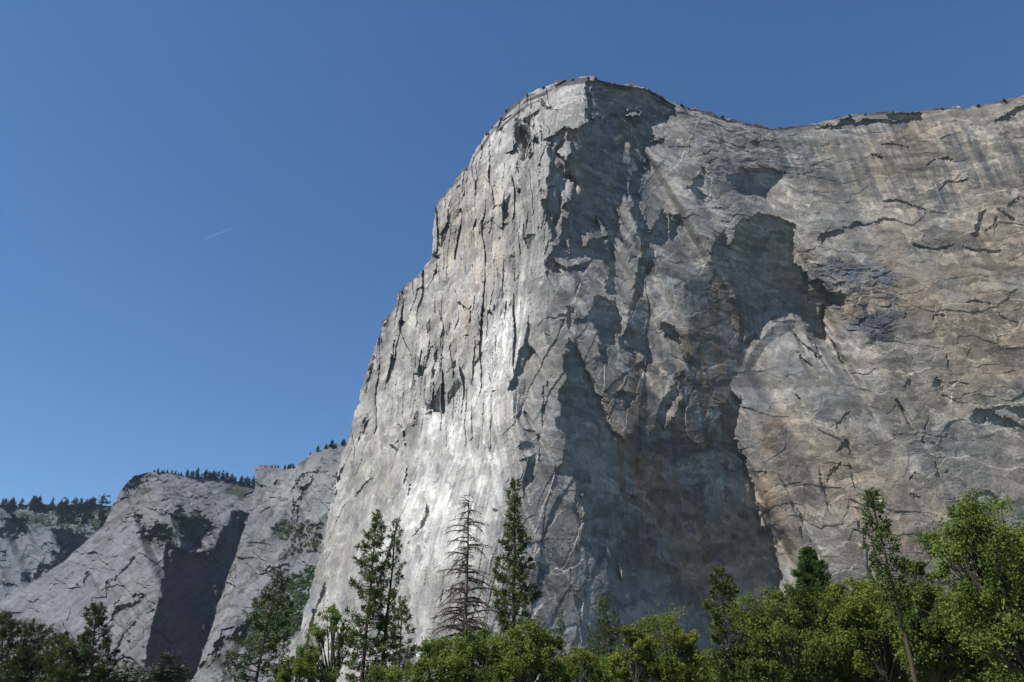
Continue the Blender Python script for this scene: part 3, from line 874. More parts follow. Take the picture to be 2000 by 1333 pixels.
    c = np.zeros(f.X.shape + (3,)) + np.array([.335, .325, .325])
    c = lerp(c, [.345, .31, .285], np.clip(f.mask(BA((600,340),(780,330),(740,470),(560,520)), 12) * .6 + f.mask(BA((540,850),(860,700),(760,1200),(560,1200)), 20) * .45, 0, 1))
    veg = np.maximum(f.mask(BA((740,520),(900,470),(1082,460),(1082,610),(960,600),(880,580),(760,600)), 8, 2.), f.mask(BB((-60,440),(160,460),(180,500),(100,520),(-60,530)), 8, 2.))
    veg = np.maximum(veg, f.mask(BB((180,250),(330,280),(420,310),(330,360),(250,350)), 8, 2.))
    veg = np.maximum(veg, f.mask([(-200, 1190), (-60, 1195), (60, 1215), (130, 1240), (200, 1290), (400, 1300), (400, 1440), (-200, 1440)], 8, 2.))
    c = lerp(c, [.06, .08, .042], np.clip(veg * (.65 + 1.6 * m), 0, .92))
    c = lerp(c, [.19, .165, .16], f.mask(W, 3, .7) * .75)  # the wall's shade outline also put into the stone colour
    c = lerp(c, [.07, .085, .055], np.clip(3.2 * fbm(f.P0, 26., 5, 870, .65) - 1.0 + .8 * m, 0, .85) * np.clip((1130 - f.Y) / 80, 0, 1))
    c = c * np.exp(.101 * m + .22 * fbm(f.P0, 14., 4, 860, .75) + .26 * fbm(np.stack([f.U - .8 * f.Zv, f.Zv * .2, 0 * f.U], -1), 14., 4, 845, .6) + facets(f.U / 24. + .3 * m, f.Zv / 30., 830, .1, 1.)[0])[..., None]
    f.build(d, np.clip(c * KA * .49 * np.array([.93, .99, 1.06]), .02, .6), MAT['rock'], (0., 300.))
    out.append(f)
    # buttress beside the great cliff
    ol = [(330, 1440), (372, 1333), (385, 1312), (400, 1265), (413, 1229), (424, 1195), (439, 1147), (450, 1113), (461, 1080), (472, 1047), (479, 1025), (487, 1003), (492, 975), (497, 951), (500, 912), (509, 907), (535, 912), (557, 916), (579, 910),
          (590, 901), (609, 886), (638, 875), (668, 868), (720, 850), (800, 835)]
    f = Face('buttress_cliff', dense(ol + [(800, 1440), (330, 1440)], 3), (326, 830, 804, 1444), 1.6,
             [(350,1430,1380),(385,1320,1500),(440,1150,1640),(480,1030,1720),(500,915,1800),(480,1330,1330),(520,1150,1560),(560,1000,1640),(560,915,1790),(600,1250,1350),(640,1120,1500),(640,1000,1600),(640,880,1760),(800,840,1750),(800,1430,1250)], rough=.8, seed=17)
    big = fbm(f.P0, 100., 5, 370, .6)
    f.g = np.clip(1 + .12 * big + .5 * fbm(np.stack([f.U - .35 * f.Zv, f.Zv * .22, 0 * f.U], -1), 24., 5, 849, .65), .3, 1.8)
    for p in [BB((100,580),(115,600),(60,700)), BB((640,290),(690,262),(660,310),(615,380)), BB((600,400),(620,380),(610,500)), BB((440,770),(480,720),(560,700),(610,720),(520,720),(470,760)),
              BB((300,1040),(370,980),(390,1050),(340,1120),(270,1120)), BB((190,1130),(260,1090),(240,1150),(180,1200))]:
        f.poly(p, .02, warp=1.5)
    for p, w in [(BB((100,1250),(200,1150)), 4), (BB((130,1270),(250,1160)), 4), (BB((220,1250),(320,1190)), 4), (BB((640,250),(760,200)), 4), (BB((590,330),(640,240)), 4)]:
        f.line(p, w)
    f.solve(minslope=.12)
    d = 1.2 * fbm(f.P0, 80., 6, 380, .5, (1, 1, .4)) + facets((f.U + 8 * fbm(f.P0, 70., 4, 641)) / 42, (f.Zv + .6 * f.U + 8 * fbm(f.P0, 70., 4, 646)) / 28, 641, 6)[0] + facets((f.U + 8 * fbm(f.P0, 70., 4, 651)) / 14, (f.Zv + .6 * f.U + 8 * fbm(f.P0, 70., 4, 656)) / 11, 651, 2.6)[0] + 1.2 * fbm(f.P0, 40, 4, 382, .5, (1, 1, .2)) + 1.6 * fbm(np.stack([f.U - .5 * f.Zv, f.Zv * .18, 0 * f.U], -1), 16., 4, 848, .6)
    m = fbm(f.P0, 60., 7, 390, .72)
    c = np.zeros(f.X.shape + (3,)) + np.array([.335, .325, .32])
    c = lerp(c, [.40, .39, .375], f.mask(BB((380,330),(640,180),(850,150),(800,420),(640,500),(500,420)), 20) * .8)
    c = lerp(c, [.36, .31, .27], f.mask(BB((330,520),(300,650),(160,1060),(140,1120),(200,1100),(330,700)), 6) * .6)
    veg = np.maximum(f.mask(BB((540,800),(640,780),(720,720),(720,780),(640,1050),(500,1150),(420,1180),(330,1150),(420,900)), 7, 2.), f.mask(BB((480,500),(600,480),(760,520),(720,660),(640,640),(520,560)), 8, 2.) * .8)
    veg = np.maximum(veg, f.mask(BB((60,1240),(150,1130),(300,1060),(380,1080),(380,1180),(330,1333)), 10, 2.) * .6)
    c = lerp(c, [.055, .08, .035], np.clip(veg * (.75 + 1.6 * m), 0, .93))
    c = lerp(c, [.07, .085, .055], np.clip(3.2 * fbm(f.P0, 26., 5, 870, .65) - 1.0 + .8 * m, 0, .85) * np.clip(.8 + 0 * f.Y, 0, 1))
    c = c * np.exp(.101 * m + .22 * fbm(f.P0, 14., 4, 860, .75) + .26 * fbm(np.stack([f.U - .35 * f.Zv, f.Zv * .2, 0 * f.U], -1), 14., 4, 845, .6) + facets(f.U / 24. + .3 * m, f.Zv / 30., 830, .1, 1.)[0])[..., None]
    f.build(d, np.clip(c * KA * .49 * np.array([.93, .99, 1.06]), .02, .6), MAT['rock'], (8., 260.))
    out.append(f)
    for q, l in zip(out, ('wooded grey ridge behind the dome at the far left', 'granite dome with one sheer shadowed wall', 'slabby grey buttress just left of the great cliff')):
        tag(q.obj, l)
    return out


# ------------------------------------------------------------------- trees
def tube(path, rad, n=6):
    path = np.asarray(path, float)
    rad = np.asarray(rad, float)
    t = np.gradient(path, axis=0)
    t /= np.linalg.norm(t, axis=1, keepdims=True) + 1e-9
    ref = np.where(np.abs(t[:, 2:3]) > .9, [[1., 0, 0]], [[0, 0, 1.]])
    u = np.cross(t, ref)
    u /= np.linalg.norm(u, axis=1, keepdims=True) + 1e-9
    v = np.cross(t, u)
    a = np.arange(n) * 2 * math.pi / n
    V = path[:, None] + rad[:, None, None] * (np.cos(a)[None, :, None] * u[:, None] + np.sin(a)[None, :, None] * v[:, None])
    m = len(path)
    k = np.arange(n)
    q = [np.stack([i * n + k, i * n + (k + 1) % n, (i + 1) * n + (k + 1) % n, (i + 1) * n + k], 1) for i in range(m - 1)]
    return V.reshape(-1, 3), np.concatenate(q)


class Geo:
    def __init__(s):
        s.V, s.Q, s.n = [], [], 0

    def add(s, V, Q):
        s.V.append(V)
        s.Q.append(Q + s.n)
        s.n += len(V)

    def build(s, name, mat, parent, smooth=True):
        return mesh_obj(name, np.concatenate(s.V), np.concatenate(s.Q), None, mat, parent, smooth)


def unit(v):
    return v / (np.linalg.norm(v, axis=-1, keepdims=True) + 1e-9)


def blades(name, C, D, ln, wd, rg, mat, parent, spread=.9, k=9, tint=None):
    """k narrow leaf blades fanning out from each point C about direction D"""
    n = len(C)
    d = unit(D[:, None] + rg.normal(0, spread, (n, k, 3)))
    side = unit(np.cross(d, rg.normal(0, 1, (n, k, 3))))
    L = ln * rg.uniform(.6, 1.2, (n, k, 1))
    base = C[:, None] + rg.normal(0, ln * .18, (n, k, 3))
    w = wd * rg.uniform(.7, 1.3, (n, k, 1))
    V = np.stack([base, base + d * L * .55 + side * w, base + d * L, base + d * L * .55 - side * w], 2).reshape(-1, 3)
    Q = np.arange(n * k * 4).reshape(-1, 4)
    o = mesh_obj(name, V, Q, None, mat, parent)
    t = np.clip(rg.normal(.5, .2, (n, 1)) + rg.normal(0, .18, (n, k)), 0, 1) if tint is None else np.clip(tint[:, None] + rg.normal(0, .18, (n, k)), 0, 1)
    a = o.data.attributes.new('tint', 'FLOAT', 'FACE')
    a.data.foreach_set('value', t.ravel().astype(np.float32))
    return o


def trunk_path(H, top, rg, n=14, wob=.006):
    f = np.linspace(-.02, 1, n)
    p = np.stack([top[0] * f, top[1] * f, H * f], 1)
    w = np.cumsum(rg.normal(0, wob * H / n ** .5, (n, 2)), 0)
    w -= f[:, None].clip(0) * w[-1]
    p[:, :2] += w
    return f, p


def sky_xy(px, py, D):
    p = at(np.array(px), np.array(py), np.array(D))
    return p


def pine(name, label, px, py, H, wpx, base=None, cb=.3, nb=90, mat='needle', seed=0, tuft=.55, dens=1., group=None, shape=.75, trunk_r=None, cat='tree', droop=0., k=10, bark='bark'):
    rg = np.random.default_rng(seed)
    d = rays(px, py)
    hl = math.hypot(d[0], d[1])
    D = (H - CAM[2]) / (d[2] / hl)
    top = at(np.float64(px), np.float64(py), np.float64(D))
    if base is None:
        bx, by = top[0], top[1]
    else:                       # a second reading on the stem, on the same range, gives the lean
        q = at(np.float64(base[0]), np.float64(base[1]), np.float64(D))
        k_ = (top[2] - q[2])
        bx = top[0] + (q[0] - top[0]) * top[2] / k_
        by = top[1] + (q[1] - top[1]) * top[2] / k_ * .3
    W = wpx / F * D / hl
    root = empty(name, (bx, by, 0), label, cat, group)
    lx, ly = top[0] - bx, top[1] - by
    f, tp = trunk_path(H, (lx, ly), rg)
    R0 = trunk_r or (.011 * H)
    g = Geo()
    g.add(*tube(tp, R0 * (1 - f.clip(0)) ** .8 + .03, 9))
    Cs, Ds, Ts = [], [], []
    for i in range(nb):
        u = (i + rg.uniform(0, 1)) / nb
        u = 1 - (1 - u) ** 1.05
        fr = cb + (1 - cb) * u * .985
        az = i * 2.399 + rg.normal(0, .5)
        prof = (1 - u) ** shape * min(1., .55 + 2.2 * u) + .07
        L = W * prof * rg.uniform(.55, 1.12)
        p0 = np.array([np.interp(fr, f, tp[:, 0]), np.interp(fr, f, tp[:, 1]), H * fr])
        dirh = np.array([math.cos(az), math.sin(az), 0])
        el = rg.normal(.12 + .5 * u ** 2 - droop - .25 * (1 - u), .15)
        s = np.linspace(0, 1, 6)
        pth = p0 + dirh * (s * L * math.cos(el))[:, None]
        pth[:, 2] += L * (math.sin(el) * s + (.22 - droop) * s ** 2.2 * rg.uniform(.3, 1.3)) - .1 * L * s * (1 - s)
        sidev = np.array([-dirh[1], dirh[0], 0])
        pth += sidev * (rg.normal(0, .09) * L * s ** 2)[:, None]
        g.add(*tube(pth, (.022 * L + .012) * (1 - s * .85), 4))
        nt = max(2, int(L / tuft * 2.8 * dens))
        ss = rg.uniform(.28, 1, nt) ** .8
        ss[-1] = 1.
        pc = np.stack([np.interp(ss, s, pth[:, j]) for j in range(3)], 1)
        lat = rg.normal(0, 1, nt) * .3 * L * (1.05 - ss) * np.minimum(1, ss * 2)
        pc = pc + sidev * lat[:, None] + np.stack([0 * ss, 0 * ss, rg.normal(.0, .06 * L + .05, nt)], 1)
        Cs.append(pc)
        Ds.append(unit(dirh * .7 + sidev * np.sign(lat)[:, None] * .5 + np.array([0, 0, .45])))
        Ts.append(np.clip(rg.normal(.45, .15) + rg.normal(0, .12, nt), 0, 1))
    g.build('trunk', MAT[bark], root)
    if MAT.get(mat) is not None and dens > 0:
        blades('crown', np.concatenate(Cs), np.concatenate(Ds), tuft, tuft * .095 + .014, rg, MAT[mat], root, .75, k, np.concatenate(Ts))
    return root


def dead_tree(label, px, py, H, wpx, base, seed):
    rg = np.random.default_rng(seed)
    d = rays(px, py)
    hl = math.hypot(d[0], d[1])
    D = (H - CAM[2]) / (d[2] / hl)
    top = at(np.float64(px), np.float64(py), np.float64(D))
    q = at(np.float64(base[0]), np.float64(base[1]), np.float64(D))
    bx = top[0] + (q[0] - top[0]) * top[2] / (top[2] - q[2])
    W = wpx / F * D / hl
    root = empty('dead_pine', (bx, top[1], 0), label, 'dead tree')
    f, tp = trunk_path(H, (top[0] - bx, 0), rg, wob=.004)
    g = Geo()
    g.add(*tube(tp, .5 * (1 - f.clip(0)) ** .75 + .03, 9))
    g.build('trunk', MAT['deadbark'], root)
    g = Geo()
    nb = 230
    for i in range(nb):
        u = (i + rg.uniform(0, 1)) / nb
        fr = .2 + .785 * rg.uniform(0, 1) ** .9
        u = (fr - .2) / .785
        az = i * 2.399 + rg.normal(0, .5)
        L = W * ((1 - u) ** .55 * .95 + .1) * rg.choice([.4, .8, 1., 1.]) * rg.uniform(.65, 1.15)
        p0 = np.array([np.interp(fr, f, tp[:, 0]), 0, H * fr])
        dirh = np.array([math.cos(az), math.sin(az), 0])
        sidev = np.array([-dirh[1], dirh[0], 0])
        s = np.linspace(0, 1, 7)
        pth = p0 + dirh * (s * L)[:, None]
        arch = rg.uniform(.0, .42)
        pth[:, 2] += L * (arch * s * 1.2 - (.35 + arch * .9) * s ** 2.3 * rg.uniform(.4, 1.25))
        pth += sidev * (rg.normal(0, .1) * L * s ** 2)[:, None] + rg.normal(0, .012 * L, pth.shape) * s[:, None]
        g.add(*tube(pth, (.027 * L + .026) * (1 - s * .8), 5))
        for b in range(int(5 + L * 4.5)):
            ss = rg.uniform(.25, 1)
            a = np.array([np.interp(ss, s, pth[:, j]) for j in range(3)])
            l2 = L * rg.uniform(.1, .34) * (1.15 - ss * .55)
            dd = unit(dirh * rg.uniform(.2, 1) + sidev * rg.choice([-1, 1]) * rg.uniform(.3, 1) + np.array([0, 0, rg.normal(-.25, .4)]))
            s2 = np.linspace(0, 1, 4)
            p2 = a + dd * (s2 * l2)[:, None]
            p2[:, 2] -= .25 * l2 * s2 ** 2
            g.add(*tube(p2, (.02 * l2 + .024) * (1 - s2 * .7), 3))
    g.build('branches', MAT['deadwood'], root)
    return root


def oak(name, label, px, py, H, wpx, mat, seed, ratio=.8, leaf=.15, nclu=130, per=260, group=None, base=None, cat='tree', gap=1., thick=1., ranget=None):
    rg = np.random.default_rng(seed)
    d = rays(px, py)
    hl = math.hypot(d[0], d[1])
    D = (H - CAM[2]) / (d[2] / hl)
    top = at(np.float64(px), np.float64(py), np.float64(D))
    W = wpx / F * D / hl
    bx = top[0]
    if base is not None:
        q = at(np.float64(base[0]), np.float64(base[1]), np.float64(D))
        bx = top[0] + (q[0] - top[0]) * top[2] / (top[2] - q[2])
    root = empty(name, (bx, top[1], 0), label, cat, group)
    cx = top[0] - bx
    ch = max(W * ratio * 2, (top[2] - (1.7 + D * .035)) * 1.02)            # crown height
    cz = H - ch / 2
    if cz - ch / 2 < H * .12:
        ch = H * .88
        cz = H - ch / 2
    # boughs: lumps on a lumpy ellipsoid
    nb = int(nclu / 3.6)
    bc = []
    while len(bc) < nb:
        v = rg.normal(0, 1, 3)
        v = v / np.linalg.norm(v) * rg.uniform(.35, .92) ** .6
        if v[2] < -.75:
            continue
        if v[2] < 0:
            v[:2] /= max(.5, math.sqrt(max(.05, 1 - v[2] ** 2))) ** .9
        bc.append(v)
    bc = np.array(bc)
    bc[0] = (0, 0, .9)
    scale = np.array([W, W * .9, ch / 2])
    bcen = bc * scale * .86 + np.array([cx, 0, cz])
    g = Geo()
    R0 = .02 * H * thick
    fork = np.array([cx * .55, 0, max(H * .22, cz - ch * .42)])
    s = np.linspace(0, 1, 6)
    tp = np.stack([fork[0] * s ** 1.3, 0 * s, -.3 + (fork[2] + .3) * s], 1) + rg.normal(0, .05, (6, 3)) * s[:, None]
    g.add(*tube(tp, R0 * (1.15 - .4 * s), 9))
    Cs, Ts = [], []
    for b in bcen:
        s = np.linspace(0, 1, 7)
        mid = fork + (b - fork) * .5 + np.array([0, 0, rg.uniform(-.12, .1) * ch]) + rg.normal(0, .06 * W, 3)
        p0 = tp[-1]
        pth = (1 - s)[:, None] ** 2 * p0 + 2 * (s * (1 - s))[:, None] * mid + s[:, None] ** 2 * b
        pth += rg.normal(0, .02 * W, pth.shape) * (s * (1 - s) * 4)[:, None]
        g.add(*tube(pth, R0 * .42 * (1 - s * .88) + .01, 5))
        br = W * rg.uniform(.15, .34)
        n7 = int(5 * rg.uniform(.7, 1.5))
        tb = rg.normal(.5, .24)
        for _ in range(n7):
            v = unit(rg.normal(0, 1, 3)) * rg.uniform(.5, 1.1)
            c = b + v * br * np.array([1, 1, .75])
            s2 = np.linspace(0, 1, 4)
            pp = pth[4] + (c - pth[4]) * s2[:, None] + rg.normal(0, .04 * br, (4, 3)) * (s2 * (1 - s2) * 4)[:, None]
            g.add(*tube(pp, R0 * .1 * (1 - s2 * .8) + .008, 4))
            n = int(per * .42 * rg.uniform(.4, 1.4))
            rr = br * .62 * rg.uniform(.5, 1.35)
            q = rg.normal(0, 1, (n, 3))
            q = unit(q) * (rg.uniform(0, 1, (n, 1)) ** .6) * rr * rg.uniform(.6, 1.25, 3) * gap * np.where(rg.uniform(0, 1, (n, 1)) < .12, 1.9, 1)
            Cs.append(c + q)
            Ts.append(np.clip(tb + rg.normal(0, .12) + rg.normal(0, .1, n), 0, 1))
    g.build('trunk', MAT['oakbark'], root)
    C = np.concatenate(Cs)
    T = np.concatenate(Ts)
    n = len(C)
    nrm = unit(rg.normal(0, .8, (n, 3)) + np.array([-.15, -.1, .35]))
    a = unit(np.cross(nrm, rg.normal(0, 1, (n, 3))))
    b2 = np.cross(nrm, a)
    L = leaf * 1.65 * rg.uniform(.55, 1.3, (n, 1))
    V = np.stack([C - a * L * .6, C + b2 * L * .42, C + a * L * .7, C - b2 * L * .42], 1)
    V[:, 1] -= nrm * L * .12
    V[:, 3] -= nrm * L * .12
    o = mesh_obj('crown', V.reshape(-1, 3), np.arange(n * 4).reshape(-1, 4), None, MAT[mat], root)
    at_ = o.data.attributes.new('tint', 'FLOAT', 'FACE')
    at_.data.foreach_set('value', T.astype(np.float32))
    return root


def far_pine_mesh(seed, H=1., W=.2):
    rg = np.random.default_rng(seed)
    g = Geo()
    s = np.linspace(0, 1, 4)
    g.add(*tube(np.stack([0 * s, 0 * s, s * H], 1), .015 * (1 - s) + .002, 5))
    V, Q, n = [], [], 0
    for i in range(150):
        u = rg.uniform(0, 1) ** .8
        z = H * (.12 + .86 * u)
        L = W * ((1 - u) ** .7 + .1) * rg.uniform(.5, 1.15)
        az = rg.uniform(0, 6.28)
        d = np.array([math.cos(az), math.sin(az), rg.uniform(-.35, .25)])
        sd = np.array([-math.sin(az), math.cos(az), rg.normal(0, .4)])
        p = np.array([0, 0, z])
        V += [p, p + d * L * .6 + sd * L * .33, p + d * L, p + d * L * .6 - sd * L * .33]
        Q.append([n, n + 1, n + 2, n + 3])
        n += 4
    return g, np.array(V), np.array(Q)


# ================================================================== BUILD
MAT = {}
MAT['rock'] = rock_mat('granite')
MAT['bark'] = bark_mat('pine_bark', (.035, .025, .02), (.10, .07, .052))
MAT['palebark'] = bark_mat('pale_bark', (.16, .13, .10), (.34, .29, .24))
MAT['oakbark'] = bark_mat('oak_bark', (.035, .03, .024), (.1, .085, .065))
MAT['deadbark'] = bark_mat('dead_bark', (.07, .055, .045), (.2, .165, .135))
MAT['deadwood'] = bark_mat('dead_wood', (.04, .034, .03), (.105, .088, .076))
MAT['needle'] = leaf_mat('pine_needles', (.03, .052, .015), (.11, .14, .036), .25)
MAT['needle_dark'] = leaf_mat('dark_needles', (.022, .04, .018), (.065, .095, .03), .2)
MAT['cedar'] = leaf_mat('cedar_sprays', (.032, .062, .018), (.095, .145, .034), .3)
MAT['leaf'] = leaf_mat('oak_leaves', (.055, .09, .018), (.175, .235, .045), .42)
MAT['leaf_yellow'] = leaf_mat('live_oak_leaves', (.08, .10, .018), (.21, .235, .04), .42)
MAT['leaf_dark'] = leaf_mat('shaded_oak_leaves', (.045, .07, .016), (.15, .195, .038), .42)
MAT['far_needle'] = leaf_mat('far_needles', (.03, .045, .025), (.06, .08, .04), .1)

EL = build_el()
BACK = build_back()

# ground: one sheet to the horizon
m, nt, b = newmat('meadow')
n = nt.nodes.new('ShaderNodeTexNoise')
n.inputs['Scale'].default_value = .3
n.inputs['Detail'].default_value = 6
cr = nt.nodes.new('ShaderNodeValToRGB')
cr.color_ramp.elements[0].color = (.05, .06, .025, 1)
cr.color_ramp.elements[1].color = (.12, .12, .055, 1)
tc = nt.nodes.new('ShaderNodeTexCoord')
nt.links.new(tc.outputs['Object'], n.inputs['Vector'])
nt.links.new(n.outputs['Fac'], cr.inputs[0])
nt.links.new(cr.outputs[0], b.inputs['Base Color'])
G = 60
gx, gy = np.meshgrid(np.linspace(-1, 1, G), np.linspace(-1, 1, G))
gx = np.sign(gx) * np.abs(gx) ** 2.5 * 15000
gy = np.sign(gy) * np.abs(gy) ** 2.5 * 15000
gz = .25 * perlin(np.stack([gx / 30, gy / 30, 0 * gx], -1), 7)
k = np.arange(G * G).reshape(G, G)
tag(mesh_obj('ground', np.stack([gx, gy, gz - .1], -1).reshape(-1, 3),
             np.stack([k[:-1, :-1], k[:-1, 1:], k[1:, 1:], k[1:, :-1]], -1).reshape(-1, 4), None, m), kind='structure')

if True:
    S = 1000
    # tall pines and the dead one
    pine('pine_tree', 'tall straight pine left of the dead tree, the larger of a leaning pair', 737, 1000, 42, 56, (709, 1320), .22, 105, seed=S + 1, tuft=.8, shape=.62)
    pine('pine_tree', 'slim tall pine close behind the larger one, thin crown on a bare stem', 775, 1013, 41, 30, (742, 1320), .2, 75, seed=S + 2, tuft=.75, shape=.35, dens=.8)
    pine('pine_tree', 'short bushy young pine under the slim tall pine of the left pair', 786, 1165, 25, 40, (777, 1320), .1, 70, seed=S + 3, tuft=.7, shape=.6)
    dead_tree('bare dead grey pine with drooping leafless branches in front of the bright slab', 917, 958, 43, 82, (906, 1260), S + 4)
    pine('pine_tree', 'tall dense conical pine right beside the dead leafless tree', 1006, 935, 44, 58, (1003, 1300), .2, 125, seed=S + 5, tuft=.8, shape=.8, dens=1.1)
    pine('pine_tree', 'small thin pine alone against pale rock right of the dense conical pine', 1095, 1196, 24, 22, (1096, 1290), .15, 45, seed=S + 6, tuft=.6, shape=.8)
    pine('pine_tree', 'spindly leaning pine left of the pair of dark pines below the prow', 1147, 1217, 24, 22, (1165, 1310), .15, 42, seed=S + 7, tuft=.6, shape=.6)
    pine('pine_tree', 'pointed dark pine with full crown under the shaded prow', 1178, 1163, 28, 36, (1181, 1310), .12, 80, seed=S + 8, tuft=.7, shape=.75)
    pine('pine_tree', 'shorter dark pine touching the yellow green oak on its left side', 1201, 1192, 26, 32, (1200, 1310), .12, 60, 'needle_dark', seed=S + 9, tuft=.7, shape=.7)
    pine('pine_tree', 'blunt open pine with big tufts in front of the shadowed wall', 1402, 1112, 22, 56, (1428, 1320), .22, 62, seed=S + 10, tuft=.72, shape=.55, dens=1.15, k=13)
    pine('cedar_tree', 'dark conical cedar with pale broken stem rising above the round oak', 1577, 1072, 26, 92, (1600, 1260), .3, 170, 'cedar', S + 11, .6, 2.3, shape=.85, droop=.1, k=14, bark='palebark')
    pine('pine_tree', 'thin pine leaning left with long bare trunk in front of the right trees', 1699, 960, 15, 36, (1790, 1320), .5, 85, seed=S + 12, tuft=.36, shape=.5, dens=.65, trunk_r=.13)
    pine('pine_tree', 'ragged pine with several dead limbs beside the green gully left of the cliff', 547, 1112, 27, 66, (500, 1320), .18, 66, 'needle_dark', S + 13, .7, .85, shape=.55)
    # dark group, bottom left corner
    pine('pine_tree', 'dark pine at the lower left corner, cut by the picture edge', 8, 1203, 24, 73, (6, 1330), .05, 80, 'needle_dark', S + 20, .75, 1.2, shape=.55)
    pine('pine_tree', 'dark rounded pine second from the left edge', 72, 1222, 22, 64, (64, 1330), .05, 80, 'needle_dark', S + 21, .75, 1.2, shape=.45)
    pine('pine_tree', 'short green pine in front of the dark left group', 122, 1243, 19, 58, (120, 1330), .05, 80, 'needle', S + 22, .7, 1.1, shape=.5)
    pine('pine_tree', 'tallest dark pine of the lower left group, on its right end', 189, 1180, 26, 66, (180, 1330), .06, 90, 'needle_dark', S + 23, .75, 1.2, shape=.6)
    pine('pine_tree', 'low dark pine between the green one and the tallest of the left group', 152, 1275, 17, 50, (150, 1330), .05, 70, 'needle_dark', S + 24, .7, 1.2, shape=.5)
    pine('pine_tree', 'lowest dark pine half hidden between the first two at the left edge', 40, 1277, 16, 48, (38, 1330), .05, 70, 'needle_dark', S + 25, .7, 1.2, shape=.5)
    pine('pine_tree', 'dark slim conifer standing behind the oaks right of the leaning bare trunk', 1790, 1105, 26, 34, (1793, 1320), .1, 80, 'needle_dark', S + 14, .6, 1.1, shape=.7)
    # broadleaf trees
    oak('broadleaf_tree', 'light green broadleaf tree left of the leaning pine pair', 650, 1170, 22, 52, 'leaf', S + 30, 1.5, .17, 105, 130, base=(650, 1300), gap=1.1)
    oak('broadleaf_tree', 'small pale green tree at the foot of the left slab edge', 588, 1262, 14, 54, 'leaf', S + 31, .9, .16, 90, 200)
    oak('oak_tree', 'leafy oak at the foot of the dead tree on its left', 868, 1240, 15, 76, 'leaf', S + 32, .8, .15, 140, 240)
    oak('oak_tree', 'leafy oak directly below the dead tree and dense pine', 945, 1222, 16, 71, 'leaf', S + 33, .8, .15, 140, 240)
    oak('oak_tree', 'broad bright oak in front of the dense conical pine stem', 1030, 1203, 17, 78, 'leaf', S + 34, .8, .16, 150, 240)
    oak('oak_tree', 'low yellowish oak below the small thin pine', 1128, 1268, 13, 56, 'leaf_yellow', S + 35, .8, .14, 110, 240)
    oak('oak_tree', 'yellow green live oak with rounded top below the great shadow', 1290, 1190, 18, 89, 'leaf_yellow', S + 36, 1., .15, 190, 270)
    oak('oak_tree', 'narrow shoulder oak left of the rounded yellow green oak', 1228, 1213, 16, 45, 'leaf_yellow', S + 37, 1.3, .15, 100, 260)
    oak('oak_tree', 'low bright green oak at the foot of the blunt open pine', 1385, 1272, 13, 56, 'leaf', S + 38, .9, .14, 110, 260)
    oak('oak_tree', 'big rounded oak left of the dark cedar', 1527, 1133, 19, 120, 'leaf_dark', S + 39, 1.05, .15, 240, 300)
    oak('oak_tree', 'yellowish oak between the dark cedar and the leaning pine', 1692, 1108, 20, 85, 'leaf_yellow', S + 40, 1.1, .15, 170, 270)
    oak('oak_tree', 'dark oak below the cedar crown, right of its pale stem', 1650, 1190, 16, 76, 'leaf_dark', S + 41, 1.2, .15, 150, 280)
    oak('oak_tree', 'largest oak at the right edge with a thick dark leaning limb', 1895, 955, 19, 140, 'leaf', S + 42, .8, .115, 220, 260, base=(2065, 1330), gap=1.1, thick=1.3)
    oak('oak_tree', 'bushy oak under the left limbs of the largest oak', 1800, 1130, 17, 88, 'leaf_dark', S + 43, 1.1, .15, 170, 280)
    oak('oak_tree', 'shaded oak filling the lower right corner below the largest oak', 1930, 1165, 15, 116, 'leaf_dark', S + 44, 1.1, .15, 220, 280)
    oak('oak_tree', 'low oak with yellowish top behind the bare leaning trunk', 1720, 1225, 14, 81, 'leaf_yellow', S + 45, 1., .14, 140, 260)
    oak('oak_tree', 'low bright oak at the bottom edge right of the leaning trunk', 1850, 1262, 12, 81, 'leaf', S + 46, 1., .14, 130, 260)
    oak('oak_tree', 'low dark oak at the bottom edge under the big rounded oak', 1450, 1235, 14, 63, 'leaf_dark', S + 47, 1.1, .14, 120, 260)
    oak('oak_tree', 'low pale oak at the bottom edge below the young pine', 800, 1292, 12, 54, 'leaf', S + 48, .9, .14, 90, 240)
    oak('oak_tree', 'low green oak at the bottom edge below the pointed dark pine', 1180, 1290, 12, 52, 'leaf', S + 49, .9, .14, 90, 240)
    oak('oak_tree', 'low dark oak at the bottom edge straight below the dark cedar stem', 1565, 1248, 13, 68, 'leaf_dark', S + 51, 1.1, .14, 130, 260)
    oak('oak_tree', 'low green oak at the bottom edge just left of the bare leaning trunk', 1650, 1262, 12, 68, 'leaf_dark', S + 52, 1.1, .14, 120, 260)
    oak('oak_tree', 'low yellow green oak at the bottom edge between round live oak and blunt pine', 1335, 1288, 12, 50, 'leaf_yellow', S + 53, 1., .14, 90, 260)
    oak('oak_tree', 'low oak at the bottom edge between the two leaning pines and dead tree', 735, 1296, 12, 50, 'leaf', S + 54, 1., .14, 90, 240)
    oak('oak_tree', 'mid green oak between the leaning bare trunk and the largest oak', 1775, 1075, 20, 62, 'leaf_dark', S + 55, 1.2, .15, 150, 260)
    oak('oak_tree', 'yellow green oak crown just right of the dark cedar top', 1640, 1118, 20, 56, 'leaf_yellow', S + 56, 1.1, .15, 130, 260)
    oak('oak_tree', 'tall oak cut by the right picture edge behind the largest oak', 1990, 1035, 20, 85, 'leaf_dark', S + 50, 1.1, .16, 150, 240)

    # small far conifers: three shared shapes, each tree a copy
    far = []
